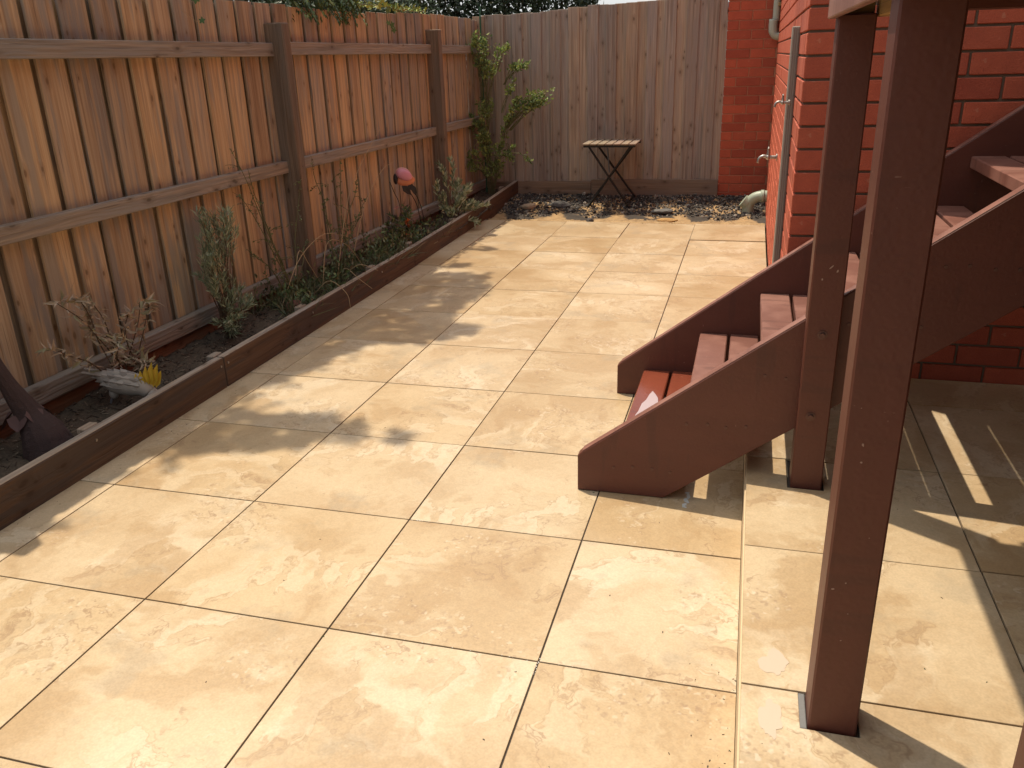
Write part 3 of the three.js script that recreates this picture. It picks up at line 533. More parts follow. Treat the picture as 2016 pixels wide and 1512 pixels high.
// ---------------------------------------------------------------- folding table
{
  const t = thing('folding_table', 'small square folding table with slatted wooden top and black crossed legs', 'table', [0.315, 0, -6.85]);
  const slat = boxUV(cham(0.066, 0.014, 0.50, 0.003), 2, 0.3, 0.2, 2, 0.5), mS = tint(mRail, [1.75, 1.55, 1.35]);
  for (let i = 0; i < 7; i++) part('slat', slat, tint(mS, [0.92 * rr(0.93, 1.05), 0.80 * rr(0.93, 1.05), 0.70]), t, [-0.228 + i * 0.076, 0.660, 0]);
  for (const z of [-0.21, 0.21]) part('top_bar', boxUV(cham(0.51, 0.022, 0.02, 0.002).translate(0, 0.641, z)), mBlack, t);
  const leg = (x0, x1, z) => part('leg', tube([[x0, 0.645, z], [x1, gravY(0.35 + x1, -6.85 + z) - 0.01, z]], 0.0105, 0.0105, 8, 2), mBlack, t);
  leg(-0.21, 0.22, 0.20); leg(-0.21, 0.22, -0.20); leg(0.21, -0.22, 0.175); leg(0.21, -0.22, -0.175);
  part('crossbar', tube([[0.19, 0.10, 0.20], [0.19, 0.10, -0.20]], 0.008, 0.008, 6, 2), mBlack, t);
  part('crossbar', tube([[-0.19, 0.10, 0.175], [-0.19, 0.10, -0.175]], 0.008, 0.008, 6, 2), mBlack, t);
  part('brace', boxUV(cham(0.012, 0.30, 0.026, 0.002).translate(0.0, 0.51, -0.05)), std({ color: new THREE.Color(0.11, 0.13, 0.15), roughness: 0.4, metalness: 0.6 }), t, [0, 0, 0], [0, 0, 0.10]);
}

// ---------------------------------------------------------------- foliage builder
class Leaves {
  constructor() { this.p = []; this.c = []; }
  leaf(at, dir, n, len, wid, col, bend = 0.15, fold = 0.25) {
    const d = dir.clone().normalize(), s = V().crossVectors(d, n); if (s.lengthSq() < 1e-6) s.set(1, 0, 0); s.normalize();
    const u = V().crossVectors(s, d).normalize();
    const P = (a, b, c) => at.clone().addScaledVector(d, a * len).addScaledVector(s, b * wid).addScaledVector(u, c * len);
    const b = P(0, 0, 0), m1 = P(0.35, 0, 0.04), l1 = P(0.38, -0.5, fold * wid / len), r1 = P(0.38, 0.5, fold * wid / len), m2 = P(0.72, 0, -bend * 0.35), l2 = P(0.72, -0.34, -bend * 0.35 + fold * wid / len * 0.7), r2 = P(0.72, 0.34, -bend * 0.35 + fold * wid / len * 0.7), t = P(1, 0, -bend);
    for (const [A, B, C] of [[b, l1, m1], [b, m1, r1], [l1, l2, m1], [l2, m2, m1], [m1, m2, r1], [m2, r2, r1], [l2, t, m2], [m2, t, r2]]) { this.p.push(A.x, A.y, A.z, B.x, B.y, B.z, C.x, C.y, C.z); for (let i = 0; i < 3; i++) this.c.push(...col); }
  }
  build() { const g = new THREE.BufferGeometry(); g.setAttribute('position', new THREE.Float32BufferAttribute(this.p, 3)); g.setAttribute('color', new THREE.Float32BufferAttribute(this.c, 3)); g.computeVertexNormals(); return g; }
}
const rdir = () => { let v; do v = V(rr(-1, 1), rr(-1, 1), rr(-1, 1)); while (v.lengthSq() > 1 || v.lengthSq() < 0.01); return v.normalize(); };
const vary = (c, k = 0.25) => { const f = rr(1 - k, 1 + k); return [c[0] * f * rr(0.93, 1.07), c[1] * f, c[2] * f * rr(0.9, 1.1)]; };
const curvePts = (a, b, sag = 0.05, n = 4) => { const o = []; for (let i = 0; i <= n; i++) { const t = i / n; o.push(a.clone().lerp(b, t).add(V(rr(-1, 1) * sag * 0.3, Math.sin(t * Math.PI) * sag, rr(-1, 1) * sag * 0.3))); } o[0].copy(a); return o; };

// dried shrub near the fence: every pale lance leaf is a piece of its own
{
  const B = V(-1.05, 0.08, -1.27);
  const t = thing('dried_shrub', 'withered shrub with curled pale straw leaves in front of the lower rail', 'shrub', [B.x, B.y, B.z]);
  const tips = [[-1.05, 0.585, -1.00], [-1.06, 0.565, -1.10], [-1.05, 0.53, -1.15], [-1.05, 0.43, -1.38], [-1.06, 0.42, -1.53], [-1.06, 0.45, -1.48], [-1.02, 0.42, -0.87], [-0.97, 0.21, -1.33], [-1.0, 0.35, -1.2], [-1.08, 0.36, -1.25]].map((q) => V(...q).sub(B));
  const gs = [], lg = [];
  for (let k = 0; k < 4; k++) { const L = new Leaves(); L.leaf(V(0, 0, 0), V(1, 0, 0), V(0, 1, 0), 1, 0.22 + 0.03 * k, [1, 1, 1], [0.25, 0.6, -0.3, 0.9][k], 0.5); const g = L.build(); g.deleteAttribute('color'); lg.push(g); }
  const mats = [[0.40, 0.31, 0.215], [0.47, 0.38, 0.28], [0.33, 0.25, 0.17], [0.38, 0.27, 0.19], [0.30, 0.26, 0.15]].map((c) => std({ color: new THREE.Color(...c), roughness: 0.85, side: THREE.DoubleSide }));
  const spots = [];
  for (const tip of tips) {
    const pts = curvePts(V(rr(-0.02, 0.02), -0.02, rr(-0.04, 0.04)), tip, 0.05); gs.push(tube(pts, 0.0042, 0.002, 5));
    const c = new THREE.CatmullRomCurve3(pts);
    for (let i = 0; i < 30; i++) { const q = 0.22 + 0.78 * Math.pow(rnd(), 0.75), d = rdir(); d.y = d.y * 0.5 + (q > 0.85 ? 0.25 : -0.25); spots.push([c.getPoint(q), d.normalize(), rr(0.028, 0.06)]); }
    for (let i = 0; i < 7; i++) { const d = rdir(); d.y = Math.abs(d.y) * 0.3; spots.push([tip.clone(), d.normalize(), rr(0.045, 0.07)]); }
  }
  part('stem', merge(gs), mStemBrown, t);
  for (const [p, d, l] of spots) { const m = part('leaf', lg[Math.floor(rnd() * 4)], mats[Math.floor(rnd() * 5)], t); m.position.copy(p); m.quaternion.setFromUnitVectors(V(1, 0, 0), d); m.rotateX(rr(0, 6.28)); m.scale.set(l, l, l * rr(0.8, 1.3)); }
}
// generic twiggy plant: stems to tips, small leaves along them
function twiggy(name, label, cat, base, tips, o) {
  const B = V(...base), t = thing(name, label, cat, base), gs = [], L = new Leaves();
  for (const tp of tips) {
    const T = V(tp[0], tp[1], tp[2]).sub(B), from = tp[3] ? V(...tp[3]).sub(B) : V(rr(-1, 1) * o.spread, -0.03, rr(-1, 1) * o.spread);
    const pts = curvePts(from, T, o.sag ?? 0.04, 5); gs.push(tube(pts, o.r, o.r * 0.35, 5));
    const c = new THREE.CatmullRomCurve3(pts), n = o.n;
    for (let i = 0; i < n; i++) {
      const q = lerp(o.from ?? 0.2, 1, Math.pow(rnd(), o.pow ?? 0.7)), p = c.getPoint(q), tan = c.getTangent(q), d = rdir().addScaledVector(tan, o.along ?? 0.8); d.y += o.up ?? 0.2;
      if (o.whorl) p.add(rdir().multiplyScalar(o.whorl * rnd()));
      L.leaf(p, d, rdir(), rr(...o.len), rr(...o.wid), vary(o.cols[Math.floor(rnd() * o.cols.length)]), o.bend ?? 0.15, 0.2);
    }
    if (o.twigs) for (let i = 0; i < o.twigs; i++) { const q = rr(0.3, 0.95), p = c.getPoint(q), e = p.clone().add(rdir().multiplyScalar(rr(0.04, 0.13))); gs.push(tube([p, p.clone().lerp(e, 0.5).add(V(0, 0.01, 0)), e], o.r * 0.45, o.r * 0.2, 4)); for (let j = 0; j < (o.tw ?? 4); j++) L.leaf(p.clone().lerp(e, rr(0.3, 1)), rdir(), rdir(), rr(...o.len), rr(...o.wid), vary(o.cols[Math.floor(rnd() * o.cols.length)])); }
  }
  part('stem', merge(gs), o.stem, t); part('foliage', L.build(), o.mat ?? mLeafThin, t);
  return t;
}
const GG = [[0.20, 0.24, 0.135], [0.26, 0.29, 0.17], [0.15, 0.185, 0.105], [0.37, 0.375, 0.24]];
{ // grey green needle shrub
  const tips = []; for (const [x, y, z, n, s] of [[-1.05, 0.70, -2.16, 16, 0.10], [-1.05, 0.58, -2.05, 10, 0.09], [-1.06, 0.43, -2.02, 8, 0.08], [-1.02, 0.33, -2.12, 8, 0.09], [-1.0, 0.20, -2.10, 10, 0.10], [-0.96, 0.18, -2.02, 6, 0.08]]) for (let i = 0; i < n; i++) tips.push([x + rr(-1, 1) * s * 0.7, y + rr(-1, 1) * s * 0.7, z + rr(-1, 1) * s * 1.1]);
  twiggy('needle_shrub', 'grey green bush of fine needle leaves left of the fence post', 'shrub', [-1.03, 0.08, -2.08], tips, { spread: 0.03, r: 0.0032, n: 52, from: 0.6, pow: 0.6, len: [0.028, 0.055], wid: [0.004, 0.0065], cols: GG, stem: mStemBrown, along: 1.0, up: 0.4, whorl: 0.018, mat: mLeaf });
}
const RG = [[0.15, 0.19, 0.07], [0.20, 0.22, 0.09], [0.19, 0.13, 0.07], [0.12, 0.16, 0.07]];
twiggy('bare_rose', 'thin sparse rose canes leaning left across the fence beside the middle post', 'rose', [-1.04, 0.09, -2.80], [[-1.09, 1.05, -2.43], [-1.09, 0.93, -2.53], [-1.08, 0.80, -2.44], [-1.07, 0.66, -2.60], [-1.06, 0.50, -2.40], [-1.08, 0.86, -3.14], [-1.04, 0.42, -3.05], [-1.0, 0.30, -2.6]], { spread: 0.03, r: 0.0045, n: 26, twigs: 5, tw: 5, len: [0.010, 0.022], wid: [0.006, 0.012], cols: RG, stem: mStemGreen, sag: 0.05 });
twiggy('tall_rose', 'tall open rose canes on the fence right of the middle post', 'rose', [-1.03, 0.09, -3.42], [[-1.09, 0.90, -3.28], [-1.08, 0.60, -3.38], [-1.09, 0.86, -3.72], [-1.07, 0.68, -3.88], [-1.05, 0.55, -4.02], [-1.02, 0.45, -3.75], [-1.0, 0.40, -3.55]], { spread: 0.03, r: 0.005, n: 24, twigs: 5, tw: 5, len: [0.012, 0.028], wid: [0.007, 0.014], cols: RG, stem: mStemGreen, sag: 0.05 });
{ // long dry straws tangled round the rose
  const t = thing('dry_stalks', 'long bleached dry stalks arching up through the weeds and over the edging', 'dry stalks', [-0.98, 0.08, -3.2]), O = V(-0.98, 0.08, -3.2);
  for (const pts of [[[-1.0, 0.1, -3.3], [-1.05, 0.6, -3.7], [-1.07, 0.85, -4.1], [-1.07, 1.0, -4.38]], [[-1.0, 0.1, -3.5], [-1.03, 0.5, -3.9], [-1.05, 0.70, -4.3], [-1.05, 0.74, -4.55]], [[-0.95, 0.12, -3.0], [-0.93, 0.40, -3.1], [-0.9, 0.34, -3.3], [-0.86, 0.15, -3.45]], [[-1.0, 0.1, -3.1], [-0.97, 0.3, -2.9], [-0.94, 0.42, -2.75], [-0.9, 0.30, -2.6]], [[-0.97, 0.12, -3.2], [-0.85, 0.22, -3.15], [-0.74, 0.17, -3.1], [-0.66, 0.10, -3.12]], [[-0.95, 0.13, -3.3], [-0.82, 0.21, -3.3], [-0.70, 0.17, -3.32]], [[-0.95, 0.12, -2.9], [-0.84, 0.2, -2.9], [-0.73, 0.12, -2.9], [-0.70, 0.04, -2.87]], [[-1.03, 0.1, -3.6], [-1.0, 0.45, -3.5], [-0.98, 0.55, -3.4], [-0.95, 0.62, -3.28]], [[-1.02, 0.1, -2.6], [-1.0, 0.35, -2.85], [-0.95, 0.45, -3.1], [-0.9, 0.40, -3.3]]])
    part('stalk', tube(pts.map((q) => V(...q).sub(O)), 0.0032, 0.0014, 5, 14), mStraw, t);
}
{ // low weeds: nobody could count them
  const L = new Leaves();
  for (let i = 0; i < 3300; i++) {
    const z = i < 2500 ? rr(-2.45, -4.1) : rr(-4.1, -5.3), x = rr(-1.15, -0.80), y = bedY(x, z); if (noise(x * 9 + 11, z * 6 + 11, 99, 99, 2111) < 0.34) continue; const hgt = 0.17 * noise(x * 7 + 30, z * 4 + 60, 99, 99, 2100) + 0.05;
    const d = rdir(); d.y = Math.abs(d.y) + 0.3;
    if (rnd() < 0.5) L.leaf(V(x, y + rr(0, hgt), z), d, rdir(), rr(0.02, 0.05), rr(0.008, 0.02), vary([[0.085, 0.13, 0.045], [0.12, 0.17, 0.06], [0.075, 0.11, 0.05], [0.16, 0.15, 0.07]][Math.floor(rnd() * 4)]));
    else L.leaf(V(x, y, z), d.multiplyScalar(1), rdir(), rr(0.05, 0.05 + hgt), rr(0.003, 0.006), vary([[0.08, 0.12, 0.04], [0.14, 0.15, 0.06], [0.20, 0.17, 0.09]][Math.floor(rnd() * 3)]), 0.4);
  }
  const m = new THREE.Mesh(L.build(), mLeaf); m.name = 'weeds'; m.castShadow = m.receiveShadow = true; m.userData = { label: 'tangle of low green weeds and grass behind the sleeper edging', kind: 'stuff' }; scene.add(m);
}
{ // flowering perennial
  const t = twiggy('flowering_perennial', 'low leafy plant with small orange blooms below the pink bird ornament', 'plant', [-0.98, 0.09, -4.5], Array.from({ length: 16 }, () => [-0.98 + rr(-1, 1) * 0.13, rr(0.17, 0.40), -4.45 + rr(-1, 1) * 0.32]), { spread: 0.06, r: 0.0025, n: 16, from: 0.35, len: [0.03, 0.06], wid: [0.015, 0.03], cols: [[0.06, 0.10, 0.035], [0.09, 0.14, 0.05], [0.17, 0.20, 0.06], [0.11, 0.07, 0.045]], stem: mStemGreen });
  const mO = std({ color: new THREE.Color(0.55, 0.13, 0.03), roughness: 0.7, side: THREE.DoubleSide }), mP = std({ color: new THREE.Color(0.60, 0.33, 0.30), roughness: 0.7, side: THREE.DoubleSide });
  for (const [x, y, z, m, s] of [[-0.93, 0.295, -4.43, mO, 0.032], [-0.95, 0.25, -4.5, mO, 0.022], [-1.0, 0.40, -4.40, mP, 0.024], [-0.9, 0.2, -4.35, mO, 0.018]]) { const L = new Leaves(); for (let k = 0; k < 9; k++) L.leaf(V(0, 0, 0), rdir().add(V(0.3, 0.3, 0.3)), rdir(), s, s * 0.6, [1, 1, 1], 0.5); const g = L.build(); g.deleteAttribute('color'); part('flower', g, m, t, [x + 0.98, y - 0.09, z + 4.5]); }
}
{
  const t = twiggy('purple_flower_weed', 'thin weed with one purple bloom against the lower rail near the post', 'weed', [-1.03, 0.09, -2.62], [[-1.08, 0.40, -2.72], [-1.06, 0.30, -2.55]], { spread: 0.01, r: 0.0025, n: 12, len: [0.02, 0.035], wid: [0.012, 0.02], cols: RG, stem: mStemGreen });
  const L = new Leaves(); for (let k = 0; k < 10; k++) L.leaf(V(0, 0, 0), rdir(), rdir(), 0.02, 0.012, [1, 1, 1], 0.4); const g = L.build(); g.deleteAttribute('color'); part('flower', g, std({ color: new THREE.Color(0.12, 0.05, 0.17), roughness: 0.7, side: THREE.DoubleSide }), t, [-0.05, 0.31, -0.10]);
}
{ // variegated bush that spills over the edging
  const tips = [[-1.0, 0.60, -5.45], [-0.97, 0.62, -5.66], [-0.92, 0.42, -5.72], [-0.86, 0.36, -5.84], [-0.83, 0.34, -5.70], [-0.95, 0.35, -5.35], [-1.0, 0.45, -5.3], [-0.85, 0.28, -5.5], [-0.90, 0.3, -5.6], [-0.80, 0.24, -5.66], [-0.76, 0.20, -5.75], [-0.72, 0.17, -5.95], [-0.74, 0.06, -5.62], [-0.88, 0.22, -5.3], [-0.92, 0.25, -5.25], [-0.84, 0.38, -5.6], [-0.9, 0.44, -5.55]];
  twiggy('variegated_shrub', 'bushy shrub with pale edged grey green leaves spilling over the sleeper', 'shrub', [-0.92, 0.09, -5.45], tips, { spread: 0.05, r: 0.0035, n: 60, from: 0.3, pow: 0.6, len: [0.04, 0.07], wid: [0.012, 0.020], cols: [[0.22, 0.27, 0.14], [0.46, 0.49, 0.31], [0.33, 0.38, 0.21], [0.17, 0.21, 0.11], [0.56, 0.57, 0.38]], stem: mStemBrown, along: 1.1, up: 0.5 });
}
{ // corner shrub with its stake
  const G = [[0.17, 0.24, 0.06], [0.25, 0.33, 0.085], [0.12, 0.18, 0.05], [0.34, 0.40, 0.11]];
  const tips = [];
  const cl = (x, y, z, n, s, fx, fy) => { for (let i = 0; i < n; i++) tips.push([x + rr(-1, 1) * s, y + rr(-1, 1) * s, z + rr(-1, 1) * s, [fx + rr(-1, 1) * 0.02, fy, -6.86 + rr(-1, 1) * 0.02]]); };
  cl(-1.09, 1.66, -6.84, 7, 0.06, -1.04, 1.30); cl(-1.04, 1.50, -6.82, 6, 0.07, -1.02, 1.1); cl(-0.96, 1.62, -6.86, 3, 0.05, -1.0, 1.2); cl(-0.93, 1.40, -6.86, 8, 0.09, -0.99, 1.0); cl(-0.82, 1.55, -6.84, 2, 0.03, -0.93, 1.2); cl(-0.76, 1.60, -6.84, 3, 0.04, -0.86, 1.35);
  cl(-0.66, 1.37, -6.84, 5, 0.05, -0.80, 1.22); cl(-0.56, 1.41, -6.84, 4, 0.04, -0.74, 1.27); cl(-0.72, 1.22, -6.85, 4, 0.05, -0.82, 0.95); cl(-0.45, 1.08, -6.82, 12, 0.08, -0.78, 0.80); cl(-0.34, 1.10, -6.82, 9, 0.07, -0.74, 0.78); cl(-0.60, 1.05, -6.82, 7, 0.06, -0.78, 0.80); cl(-0.74, 0.95, -6.84, 6, 0.07, -0.80, 0.70);
  cl(-1.06, 0.86, -6.78, 16, 0.11, -0.98, 0.60); cl(-0.98, 1.05, -6.84, 9, 0.10, -0.98, 0.7); cl(-0.95, 0.66, -6.82, 12, 0.11, -0.95, 0.35); cl(-0.82, 0.62, -6.84, 8, 0.10, -0.93, 0.4); cl(-1.06, 0.50, -6.7, 9, 0.10, -1.0, 0.3); cl(-0.92, 0.42, -6.82, 10, 0.12, -0.95, 0.15); cl(-0.72, 0.50, -6.82, 3, 0.04, -0.8, 0.65); cl(-0.55, 0.48, -6.8, 2, 0.03, -0.72, 0.55);
  for (const [x, y] of [[-0.98, 1.70], [-0.80, 0.80], [-0.98, 0.7]]) for (let i = 0; i < 3; i++) tips.push([x + rr(-0.02, 0.02), y, -6.86, [-0.96 + rr(-0.03, 0.03), 0.08, -6.84]]);
  twiggy('corner_shrub', 'tall straggly green shrub with sunlit sprays in the fence corner', 'shrub', [-0.96, 0.10, -6.84], tips, { spread: 0.03, r: 0.0035, n: 18, from: 0.55, pow: 0.5, len: [0.028, 0.052], wid: [0.014, 0.025], cols: G, stem: mStemGreen, along: 0.5, up: 0.25, sag: 0.03, whorl: 0.035 });
  const s = solo('plant_stake', 'slim dark green garden stake standing in the corner shrub', 'stake', tube([[0, 0, 0], [0, 1.87, 0]], 0.009, 0.009, 8, 2), std({ color: new THREE.Color(0.02, 0.10, 0.05), roughness: 0.5 })); s.position.set(-1.035, 0.08, -6.92);
}
// ---------------------------------------------------------------- dark leaning stump at the near end of the bed
{
  const t = thing('tree_stump', 'dark leaning dead trunk with a torn reddish base at the near end of the bed', 'stump', [-0.97, 0.06, -0.66]);
  const g = tube([[-0.14, 0.66, 0.03], [-0.10, 0.46, 0.04], [-0.06, 0.30, 0.02], [-0.02, 0.18, 0.0], [0.03, 0.08, 0], [0.05, -0.06, 0]], [0.020, 0.026, 0.032, 0.05, 0.085, 0.115], 0, 12, 26), p = g.attributes.position;
  for (let i = 0; i < p.count; i++) { const k = 0.85 + 0.3 * fbm(p.getX(i) * 24 + 50, p.getY(i) * 14 + p.getZ(i) * 24 + 50, 999, 999, 3, 2300); p.setXYZ(i, p.getX(i), p.getY(i), p.getZ(i) * k); } g.computeVertexNormals();
  part('trunk', g, std({ color: new THREE.Color(0.055, 0.032, 0.03), roughness: 0.9, bumpMap: grain, bumpScale: 0.006 }), t);
  const mB = std({ color: new THREE.Color(0.11, 0.062, 0.058), roughness: 0.9, side: THREE.DoubleSide });
  for (const [a, l, w, y] of [[0.3, 0.09, 0.07, 0.21], [1.3, 0.08, 0.08, 0.19], [2.5, 0.11, 0.07, 0.2], [4.0, 0.09, 0.07, 0.21], [5.2, 0.10, 0.08, 0.2]]) { const L = new Leaves(); L.leaf(V(-0.03 + Math.cos(a) * 0.03, y, Math.sin(a) * 0.03), V(Math.cos(a), -1.5, Math.sin(a)), V(0, 1, 0), l, w, [1, 1, 1], -0.1); const q = L.build(); q.deleteAttribute('color'); part('bark_flap', q, mB, t); }
}
{ // fallen terracotta pot
  const prof = [[0.001, 0], [0.028, 0], [0.036, 0.012], [0.047, 0.045], [0.050, 0.068], [0.047, 0.071], [0.044, 0.05], [0.03, 0.012], [0.001, 0.008]].map(([x, y]) => new THREE.Vector2(x, y));
  const t = solo('flower_pot', 'small dark terracotta pot lying on the soil just behind the sleeper', 'pot', new THREE.LatheGeometry(prof, 24), std({ color: new THREE.Color(0.16, 0.06, 0.045), roughness: 0.85, bumpMap: grain, bumpScale: 0.002, side: THREE.DoubleSide })); t.position.set(-0.89, 0.125, -2.60); t.rotation.set(0.4, 0, 2.0);
}
// ---------------------------------------------------------------- bird ornaments
{
  const t = thing('cockatoo_ornament', 'white bird garden ornament with yellow crest bending down behind the sleeper', 'ornament', [-0.955, 0.185, -1.13]);
  const mW = std({ color: new THREE.Color(0.34, 0.30, 0.26), roughness: 0.8, side: THREE.DoubleSide }), mY = std({ color: new THREE.Color(0.50, 0.33, 0.025), roughness: 0.6, side: THREE.DoubleSide });
  t.rotation.y = 0.10; t.rotation.z = -0.12; const mF = [mW, tint(mW, [0.31, 0.275, 0.24]), tint(mW, [0.22, 0.19, 0.165])];
  const body = tube([[-0.12, 0.025, 0], [-0.08, 0.012, 0], [-0.02, 0.0, 0], [0.05, 0.0, 0], [0.10, -0.004, 0], [0.135, -0.03, 0]], [0.012, 0.032, 0.05, 0.052, 0.042, 0.03], 0, 16, 24); part('body', body, mW, t);
  part('head', new THREE.SphereGeometry(0.034, 16, 12).scale(1, 1.05, 0.95).translate(0.142, -0.038, 0), mW, t);
  part('beak', tube([[0.162, -0.05, 0], [0.172, -0.07, 0], [0.16, -0.088, 0]], 0.012, 0.002, 8), mBlack, t);
  for (const [i, a, l] of [[0, 2.0, 0.075], [1, 1.8, 0.085], [2, 1.62, 0.105], [3, 1.48, 0.125], [4, 1.36, 0.12], [5, 1.25, 0.09]]) { const L = new Leaves(); L.leaf(V(0.112 + i * 0.009, -0.005, 0.018 - i * 0.006), V(Math.cos(a), Math.sin(a), -0.1), V(0, 0, 1), l, 0.034, [1, 1, 1], -0.06, 0.35); const g = L.build(); g.deleteAttribute('color'); part('crest_feather', g, mY, t); }
  for (let k = 0; k < 6; k++) for (let j = 0; j < 5; j++) { const a = -0.2 + j * 0.5, x = 0.10 - k * 0.032; const L = new Leaves(); const r = 0.050 - Math.abs(k - 2) * 0.004 - (k === 5 ? 0.014 : 0); L.leaf(V(x + (j % 2) * 0.014, 0.004 + Math.sin(a) * (r + 0.002), Math.cos(a) * (r + 0.002)), V(-1, 0.14 * Math.sin(a) + 0.05, 0.14 * Math.cos(a)), V(0, Math.sin(a), Math.cos(a)), 0.044, 0.032, [1, 1, 1], 0.02, -0.35); const g = L.build(); g.deleteAttribute('color'); part('feather', g, mF[(j + k) % 3], t); }
  for (const [y, z, l] of [[0.03, 0.02, 0.11], [0.022, 0.0, 0.10], [0.036, -0.012, 0.12], [0.012, 0.012, 0.07]]) part('tail_feather', boxUV(cham(l, 0.006, 0.016, 0.002).translate(-0.09 - l / 2 + 0.03, y, z)), mW, t);
  part('thigh', new THREE.SphereGeometry(0.022, 12, 10).scale(1, 1.2, 1).translate(-0.03, -0.05, 0.012), mW, t);
  part('leg', tube([[-0.035, -0.06, 0.012], [-0.05, -0.10, 0.014]], 0.005, 0.005, 6, 2), std({ color: new THREE.Color(0.2, 0.2, 0.22), roughness: 0.6 }), t);
}
{
  const t = thing('pink_bird_ornament', 'pink metal bird ornament with dark wings on thin wires before the fence', 'ornament', [-1.02, 0.60, -4.66]);
  const mP = std({ color: new THREE.Color(0.66, 0.27, 0.34), roughness: 0.4 }), mO = std({ color: new THREE.Color(0.62, 0.22, 0.11), roughness: 0.45 }), mD = std({ color: new THREE.Color(0.018, 0.014, 0.016), roughness: 0.5, side: THREE.DoubleSide });
  // built facing +x +z, in a frame whose x runs along the image of the fence
  const g = new THREE.Group(); 
  const R = (geo) => geo.rotateY(0.55);
  part('back', R(new THREE.SphereGeometry(0.058, 24, 16).scale(1.12, 0.70, 0.42).rotateZ(-0.45).translate(-0.004, 0.020, 0.022)), mP, t);
  part('nape', R(new THREE.SphereGeometry(0.064, 24, 16).scale(1.0, 0.78, 0.34).rotateZ(-0.45).translate(-0.010, 0.026, 0.0)), tint(mP, [0.58, 0.28, 0.27]), t);
  part('breast', R(new THREE.SphereGeometry(0.068, 24, 16).scale(1.10, 0.62, 0.34).rotateZ(0.05).translate(0.008, -0.026, 0.0)), mO, t);
  part('head', R(new THREE.SphereGeometry(0.035, 16, 12).scale(0.55, 1.25, 0.8).translate(-0.072, -0.010, -0.01)), mD, t);
  for (const [x0, y0, x1, y1, w] of [[-0.03, -0.055, 0.045, -0.145, 0.055], [0.05, -0.055, 0.085, -0.155, 0.045], [0.02, -0.05, 0.07, -0.11, 0.05]]) { const L = new Leaves(); L.leaf(V(x0, y0, 0.004), V(x1 - x0, y1 - y0, 0), V(0, 0, 1), Math.hypot(x1 - x0, y1 - y0), w, [1, 1, 1], 0.05, 0.1); const q = L.build(); q.deleteAttribute('color'); part('wing', R(q), mD, t); }
  part('wire_leg', R(tube([[0.04, -0.13, 0], [0.08, -0.22, 0.01], [0.10, -0.34, 0.02], [0.13, -0.53, 0.05]], 0.0035, 0.0035, 6, 14)), mBlack, t);
  part('wire_leg', R(tube([[0.08, -0.14, 0], [0.11, -0.22, 0.0], [0.125, -0.30, 0.01], [0.14, -0.53, 0.05]], 0.0035, 0.0035, 6, 14)), mBlack, t);
  part('wire_leg', R(tube([[-0.12, -0.03, -0.02], [-0.09, -0.12, -0.01], [-0.06, -0.2, 0], [-0.05, -0.53, 0.02]], 0.003, 0.003, 6, 14)), mBlack, t);
}

